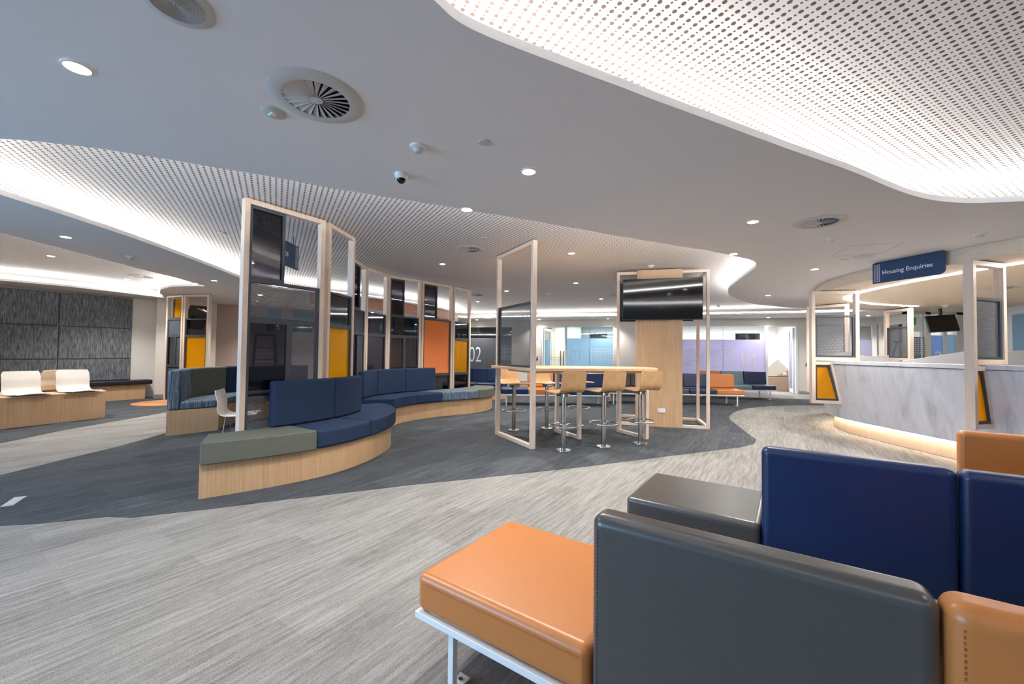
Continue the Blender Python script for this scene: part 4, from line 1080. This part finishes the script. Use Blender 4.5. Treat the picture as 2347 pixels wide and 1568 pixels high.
# white low cabinet far behind the table
q = (X(1188, 12.9), 12.9); t = thing('storage_cabinet', 'low white cabinet with timber base beyond the portal posts', 'cabinet', (*q, 0))
bm = B(); box(bm, (0, 0, .35), (.55, .45, .8)); mesh('cabinet_body', bm, WHP, t, .004, 2)
bm = B(); box(bm, (-.02, 0, .004), (.9, .5, .348)); mesh('cabinet_base', bm, TIMB, t)

# ------------------------------------------------------------------ ceiling fittings
def spot(p, z, e=DOWN_W, c=WARM):
    lamp('SPOT', 'downlight_lamp', (p[0], p[1], z-.03), e, c, spot_size=math.radians(125), spot_blend=.7, shadow_soft_size=.035)
def downlight(label, px, py, z, r=.045, on=True, e=DOWN_W):
    p = U(px, py, z); t = thing('downlight', label, 'downlight', (p.x, p.y, z), 0, 'round recessed downlights')
    bm = B(); lathe(bm, [(r, -.001), (r+.009, -.001), (r+.008, -.005), (r, -.006)], 28); mesh('trim_ring', bm, WHP, t, smooth=True)
    bm = B(); cyl(bm, (0, 0), r, r, -.004, -.0025, 28); mesh('lens', bm, DOWNE if on else VENT, t)
    if on: spot(p, z, e)
    return t
PLs = [(177, 154, 'big bright downlight at the top left of the picture'), (1212, 393, 'bright downlight right of the black dome camera'), (1726, 508, 'downlight left of the right-hand swirl diffuser'),
       (151, 543, 'downlight in the plaster strip at the far left'), (491, 643, 'downlight just left of the nearest screen post'), (1867, 617, 'downlight left of the Housing Enquiries sign'),
       (1760, 677, 'downlight below the curved tongue of the right ceiling recess'), (1093, 733, 'far downlight above numeral 02'), (1236, 732, 'far downlight above the open doorway left of glass 03'),
       (1393, 730.6, 'far downlight above glass 03'), (1761, 727.6, 'far downlight above the door of room 04'), (1990, 723.3, 'far downlight right of the light cove tip')]
for a, b, l in PLs: downlight(l, a, b, ZP, e=DOWN_W*(1.15 if a in (1726, 1867, 1760) else 1))
QLs = [(1310, 580.7, 'downlight in the perforated ceiling right of the table portal'), (1320, 648.6, 'downlight in the perforated ceiling second right of the portal'), (1160.8, 666.8, 'downlight seen between the two portal posts'),
       (1377.6, 685, 'downlight in the perforated ceiling just left of the television'), (1095, 691.5, 'downlight beside the last screen of the run'), (1127, 714.5, 'small far downlight left of the portal'),
       (1289.5, 713.6, 'small far downlight just above the far light cove'), (1014, 605, 'downlight in the perforated ceiling above the orange panel'),
       (117, 587, 'nearer downlight in the left rear recess'), (291, 639.5, 'downlight beside the diffuser in the left rear recess')]
for a, b, l in QLs: downlight(l, a, b, ZQ, e=DOWN_W*1.6)
downlight('downlight on the lip of the middle recess below the white sensor', 1070, 480, ZP)
downlight('downlight on the lip of the middle recess left of its right-hand tongue', 1681, 582, ZP)
BLs = [(764, 656, 'downlight seen through the second screen'), (596.5, 676, 'upper downlight seen through the nearest mesh panel'), (588, 690, 'lower downlight seen through the nearest mesh panel'), (853.5, 716, 'downlight seen above the narrow smoked screen'), (776.7, 699, 'downlight seen in the second screen smoked pane')]
for a, b, l in BLs:
    if b > 672 or a == 764: downlight(l, a, b, ZQ if a == 764 else ZP, e=DOWN_W*.8)
for a, b, l, z in ((161, 608, 'unlit downlight in the left rear recess', ZQ), (1936, 594, 'unlit downlight left of the Housing Enquiries sign', ZP), (1801, 687, 'unlit downlight near the far light cove', ZP)):
    downlight(l, a, b, z, on=False)
downlight('downlight in the timber soffit behind the nearest counter screen', 2266, 685, 2.334, e=10)
# lamps of the same kind over and behind the camera, outside the picture
for p in ((2.4, .4), (-2.2, .6), (-1.0, -1.6), (2.6, -2.6), (6.2, -1), (-4.6, .4), (.9, -3.8), (-3.9, -2.5)):
    z = ZP
    inA = (-.2 < p[0] < 4.8 and -1.3 < p[1] < 3)
    where = {(2.4, .4): 'in the large recess right above the foreground benches', (-2.2, .6): 'just behind the near swirl diffuser', (-1.0, -1.6): 'directly behind the camera', (2.6, -2.6): 'behind the camera to the right',
             (6.2, -1): 'by the right wall behind the camera', (-4.6, .4): 'nearest the left windows', (.9, -3.8): 'closest to the rear wall', (-3.9, -2.5): 'behind the camera to the left'}[p]
    t = thing('downlight', 'round recessed downlight outside the picture, '+where, 'downlight', (*p, ZQ if inA else ZP), 0, 'recessed downlights behind the camera')
    bm = B(); cyl(bm, (0, 0), .045, .045, -.004, -.0025, 24); mesh('lens', bm, DOWNE, t)
    spot(p, ZQ if inA else ZP, DOWN_W*.22)

def diffuser(label, px, py, z, R=.215, rot=0):
    p = U(px, py, z); t = thing('swirl_diffuser', label, 'air vent', (p.x, p.y, z), rot, 'round swirl air diffusers')
    k = R/.215
    bm = B(); lathe(bm, [(.148*k, .012), (.148*k, -.011), (.156*k, -.012), (.203*k, -.006), (R, -.001)], 56); mesh('face_ring', bm, VENT, t, smooth=True)
    bm = B(); cyl(bm, (0, 0), .149*k, .149*k, -.0012, -.0006, 40); mesh('dark_plenum', bm, VOID, t)
    for i in range(24):
        a = 2*math.pi*i/24; Mx = Matrix.Rotation(a, 4, 'Z')
        bm = B(); hw0, hw1 = .0035*k, .0165*k
        q = [(.027*k, -hw0, -.013), (.147*k, -hw1*.75, -.013), (.147*k, hw1, -.001), (.027*k, hw0, -.001)]
        v = [bm.verts.new(Mx @ Vector(c)) for c in q]; v2 = [bm.verts.new(Mx @ (Vector(c)+Vector((0, 0, .0016)))) for c in q]
        bm.faces.new(v); bm.faces.new(v2[::-1])
        for e in range(4): bm.faces.new((v[e], v[(e+1) % 4], v2[(e+1) % 4], v2[e]))
        mesh('vane', bm, VENT, t)
    bm = B(); lathe(bm, [(0, -.016), (.008*k, -.016), (.010*k, -.0135), (.028*k, -.013), (.029*k, -.002)], 28); mesh('hub', bm, VENT, t, smooth=True)
diffuser('large swirl air diffuser nearest the camera in the plaster ceiling', 726, 225, ZP, .222, .2)
diffuser('swirl air diffuser in the plaster ceiling at the right, near the recess', 1878, 509, ZP, .21, .9)
diffuser('swirl air diffuser in the perforated ceiling left of the table portal', 1076, 571, ZQ, .22, .5)
diffuser('distant swirl diffuser above the last screen', 1092, 676, ZQ, .22, .1)
diffuser('distant swirl diffuser left of the television', 1413, 676, ZQ, .22, .3)
diffuser('white swirl diffuser in the left rear recess', 327, 634, ZQ, .25, .3)
diffuser('swirl diffuser in the timber soffit behind the counter', 2290, 660, 2.334, .2, .3)

def flatdisc(name, label, cat, px, py, z, r, h=.006, mat=VENT, rings=0):
    p = U(px, py, z); t = thing(name, label, cat, (p.x, p.y, z), 0)
    bm = B(); lathe(bm, [(0, -h), (r*.93, -h), (r, -h*.5), (r, -.0005)], 40); mesh('cover', bm, mat, t, smooth=True)
    if rings:
        bm = B()
        for i in range(1, rings): tors(bm, (0, 0, -h), r*.78*i/rings, .0016, 40, 5)
        mesh('grille_ring', bm, plain('grille_grey', '9c9896', .6), t)
    return t
flatdisc('ceiling_speaker', 'round ceiling speaker grille cut by the top edge of the picture', 'speaker', 405, 8, ZP, .115, rings=16)
e_ = flatdisc('emergency_light', 'small round emergency fitting with a green light left of the near diffuser', 'emergency light', 627, 258, ZP, .06)
bm = B(); cyl(bm, (-.028, .005), .003, .003, -.009, -.006, 10); mesh('green_led', bm, GREEN, e_)
bm = B(); lathe(bm, [(0, -.014), (.012, -.012), (.016, -.006)], 20); mesh('small_lens', bm, WHP, e_, smooth=True)
flatdisc('blanking_plate', 'small round blanking plate right of the white motion sensor', 'ceiling plate', 1110, 326, ZP, .034)
flatdisc('blanking_plate', 'round plate in the perforated ceiling left of the nearest screen', 'ceiling plate', 508, 534, ZQ, .045)
flatdisc('blanking_plate', 'round plate in the perforated ceiling right of the diffuser by the portal', 'ceiling plate', 1111, 546, ZQ, .045)
flatdisc('blanking_plate', 'oval looking plate in the perforated ceiling between portal and television', 'ceiling plate', 1256, 672, ZQ, .09)
flatdisc('blanking_plate', 'small distant plate in the perforated ceiling below the oval one', 'ceiling plate', 1274, 688, ZQ, .05)
flatdisc('ceiling_speaker', 'pale round speaker in the plaster between the sign and its unlit downlight', 'speaker', 1980, 588.5, ZP, .11)
def sensor(label, px, py, z, r=.055):
    p = U(px, py, z); t = thing('motion_sensor', label, 'sensor', (p.x, p.y, z), .4, 'white ceiling sensors'); k = r/.055
    bm = B(); lathe(bm, [(0, -.016*k), (.036*k, -.016*k), (.052*k, -.01*k), (.055*k, -.0005)], 32); mesh('base', bm, WHP, t, smooth=True)
    bm = B(); lathe(bm, [(0, -.043*k), (.022*k, -.04*k), (.030*k, -.026*k), (.034*k, -.0165*k)], 32); mesh('lens', bm, VENT, t, smooth=True)
sensor('white motion sensor above the dome camera', 959, 336, ZP, .052)
sensor('white sensor on the perforated ceiling above the television', 1492, 609, ZQ, .058)
sensor('white sensor right of the television column', 1647, 700, ZQ, .07)
sensor('white sensor above the Housing Enquiries sign', 2246, 536, ZP, .055)
sensor('faint white sensor below the right swirl diffuser', 1903, 547, ZP, .045)
sensor('white sensor on the plaster strip at the far left', 300, 588, ZP, .06)
sensor('white sensor on the timber soffit behind the counter', 2166, 700, 2.334, .06)
def dome(label, px, py, z, k=1):
    p = U(px, py, z); t = thing('dome_camera', label, 'security camera', (p.x, p.y, z), 0)
    bm = B(); lathe(bm, [(0, -.036*k), (.034*k, -.036*k), (.046*k, -.02*k), (.05*k, -.0005)], 36); mesh('housing', bm, WHP, t, smooth=True)
    bm = B(); lathe(bm, [(0, -.068*k), (.014*k, -.065*k), (.026*k, -.054*k), (.031*k, -.037*k)], 32); mesh('dome', bm, plain('black_dome', '08080a', .06), t, smooth=True)
dome('black dome security camera in a white housing on the plaster ceiling', 920, 399, ZP)
dome('tiny distant dome security camera beyond the counter screens', 1957, 730, ZP, 1.1)

def hatch(label, pts, z, mat):
    P_ = [U(a, b, z) for a, b in pts]; t = thing('access_hatch', label, 'access hatch')
    c = sum(P_, Vector())/4
    bm = B()
    for i in range(4):
        a, b = P_[i], P_[(i+1) % 4]; ai, bi = c+(a-c)*.985, c+(b-c)*.985
        prism(bm, [a.to_2d(), b.to_2d(), bi.to_2d(), ai.to_2d()], z-.0022, z-.0006)
    mesh('joint', bm, mat, t)
hatch('faint square access hatch in the plaster ceiling left of the Housing Enquiries sign', [(1903, 588), (1950, 563), (2072, 556), (2020, 580)], ZP, plain('hatch_joint', 'aaa6a3', .8, var=0))
hatch('access hatch in the perforated ceiling above and left of the television', [(1392, 606), (1396, 588), (1490, 583), (1492, 601)], ZQ, plain('hatch_joint_perforated', 'cfcac6', .8, var=0))

bm = B(); yc = 8.1
tube(bm, [(X(a, yc), yc, Z(a, b, yc)) for a, b in ((1455, 733), (1456, 755), (1458, 775), (1461, 797), (1463, 818))], .006, 8)
o = mesh('hanging_cable', bm, WHP, smooth=True); bpy.context.view_layer.update()
o.parent = tv2; o.matrix_parent_inverse = tv2.matrix_world.inverted()
o['label'] = 'thin white cable'
